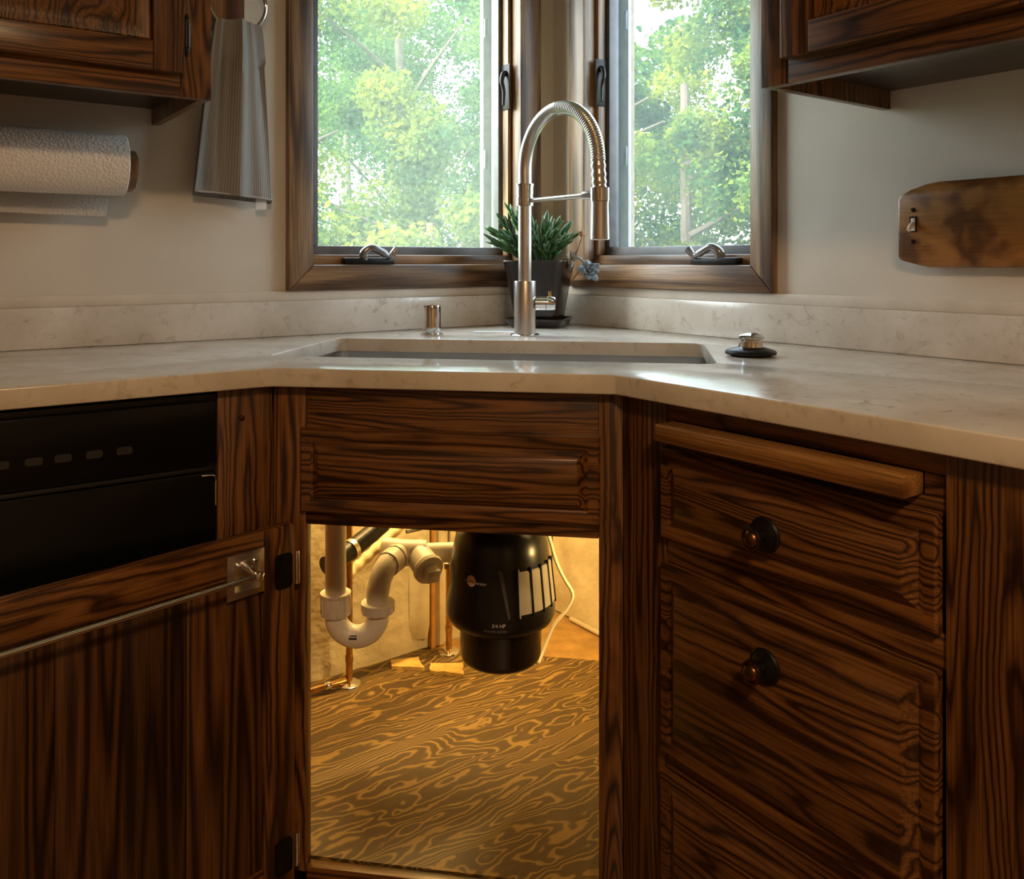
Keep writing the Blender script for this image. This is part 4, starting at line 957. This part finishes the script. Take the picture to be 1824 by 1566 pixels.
# ================================================================== OUTSIDE
gr = sbox('ground_outside', simple('lawn', (.10, .20, .04), .95, var=.4, vscale=3), None, -30, 45, .4, 60, -1.0, -.9)
gr['kind'] = 'structure'
def tree(label, x, y, h, cz, rx, rz, n, mat, seed, lsz=.062, trunk=.10):
    n = int(n * 1.6) if lsz < .1 else n
    rn = random.Random(seed); t = thing('leafy_tree', label, 'tree', (x, y, -.9), group='trees outside the windows')
    b = BM(); tube(b, bezier_path([(0, 0, 0), (rn.uniform(-.1, .1), rn.uniform(-.1, .1), h * .35), (rn.uniform(-.2, .2), rn.uniform(-.2, .2), h * .8)], 5), [trunk * (1 - .055 * i) for i in range(11)], 9)
    for k in range(7):
        z0 = h * rn.uniform(.25, .7); a = rn.uniform(0, 6.28); r = rx * rn.uniform(.5, .9)
        tube(b, [(0, 0, z0), (r * .5 * math.cos(a), r * .5 * math.sin(a), z0 + r * .25), (r * math.cos(a), r * math.sin(a), z0 + r * .45)], [trunk * .4, trunk * .25, trunk * .1], 6)
    obj('trunk', b, M_bark, t)
    V, F = [], []; cl_ = []
    for k in range(34):
        a = rn.uniform(0, 6.28); uu = rn.uniform(-1, 1); rr_ = rn.uniform(.35, 1) ** .5; s = math.sqrt(1 - uu * uu)
        cl_.append((rx * rr_ * s * math.cos(a), rx * rr_ * s * math.sin(a), cz + rz * rr_ * uu, rn.uniform(.28, .62) * rx * .55))
    for k in range(n):
        c = rn.choice(cl_); a = rn.uniform(0, 6.28); uu = rn.uniform(-1, 1); rr_ = rn.random() ** .45 * c[3]; s = math.sqrt(1 - uu * uu)
        p = Vector((c[0] + rr_ * s * math.cos(a), c[1] + rr_ * s * math.sin(a), c[2] + rr_ * uu * .75))
        d = Vector((rn.gauss(0, 1), rn.gauss(0, 1), rn.gauss(-.3, .7))).normalized(); u, w = frame_at(d)
        th = rn.uniform(0, 6.28); u2 = u * math.cos(th) + w * math.sin(th); L_ = lsz * rn.uniform(.6, 1.3); wd = L_ * .36; nrm = d.cross(u2) * wd * .35
        i0 = len(V); V += [p, p + d * L_ * .45 + u2 * wd + nrm, p + d * L_, p + d * L_ * .45 - u2 * wd + nrm]; F += [(i0, i0 + 1, i0 + 2), (i0, i0 + 2, i0 + 3)]
    me = bpy.data.meshes.new('crown'); me.from_pydata([tuple(v) for v in V], [], F); me.materials.append(mat)
    o = bpy.data.objects.new('crown', me); COL.objects.link(o); o.parent = t; o['kind'] = 'stuff'
    return t
TREES = [('bushy yellow-green tree filling the left part of the left window', 1.4, 5.6, 4.8, 3.0, 1.7, 1.9, 15000, M_leafB, 1),
         ('tall green tree in the middle of the left window', 3.7, 7.6, 6.2, 3.6, 2.0, 2.6, 17000, M_leafA, 2),
         ('low yellow-green shrub tree seen low in the left window', 2.4, 4.6, 2.9, 1.9, 1.1, 1.1, 9000, M_leafB, 3),
         ('green tree seen behind the faucet corner', 4.6, 6.0, 5.0, 2.9, 1.7, 1.9, 13000, M_leafA, 4),
         ('broad green tree filling the left part of the right window', 5.4, 4.4, 4.9, 3.2, 1.6, 2.0, 19000, M_leafB, 5),
         ('tall yellow-green tree filling the right part of the right window', 5.9, 2.8, 4.4, 2.7, 1.5, 1.7, 19000, M_leafB, 6),
         ('dark green tree low behind in the right window', 9.0, 5.6, 5.0, 2.9, 2.6, 2.3, 19000, M_leafA, 7),
         ('distant green tree far behind the left window', 4.9, 11.5, 6.0, 3.4, 3.0, 3.0, 19000, M_leafA, 8)]
TREES += [('far hazy tree closing the view in the left window', 7.6, 13.2, 7.5, 4.2, 3.6, 4.0, 20000, M_leafA, 9, .17),
          ('far hazy tree closing the view in the right window', 12.5, 8.2, 7.0, 3.8, 3.6, 3.6, 20000, M_leafA, 10, .17),
          ('far hazy tree at the right edge of the right window', 12.5, 3.6, 6.0, 3.0, 3.2, 2.8, 18000, M_leafB, 12, .15)]
for a in TREES: tree(*a)
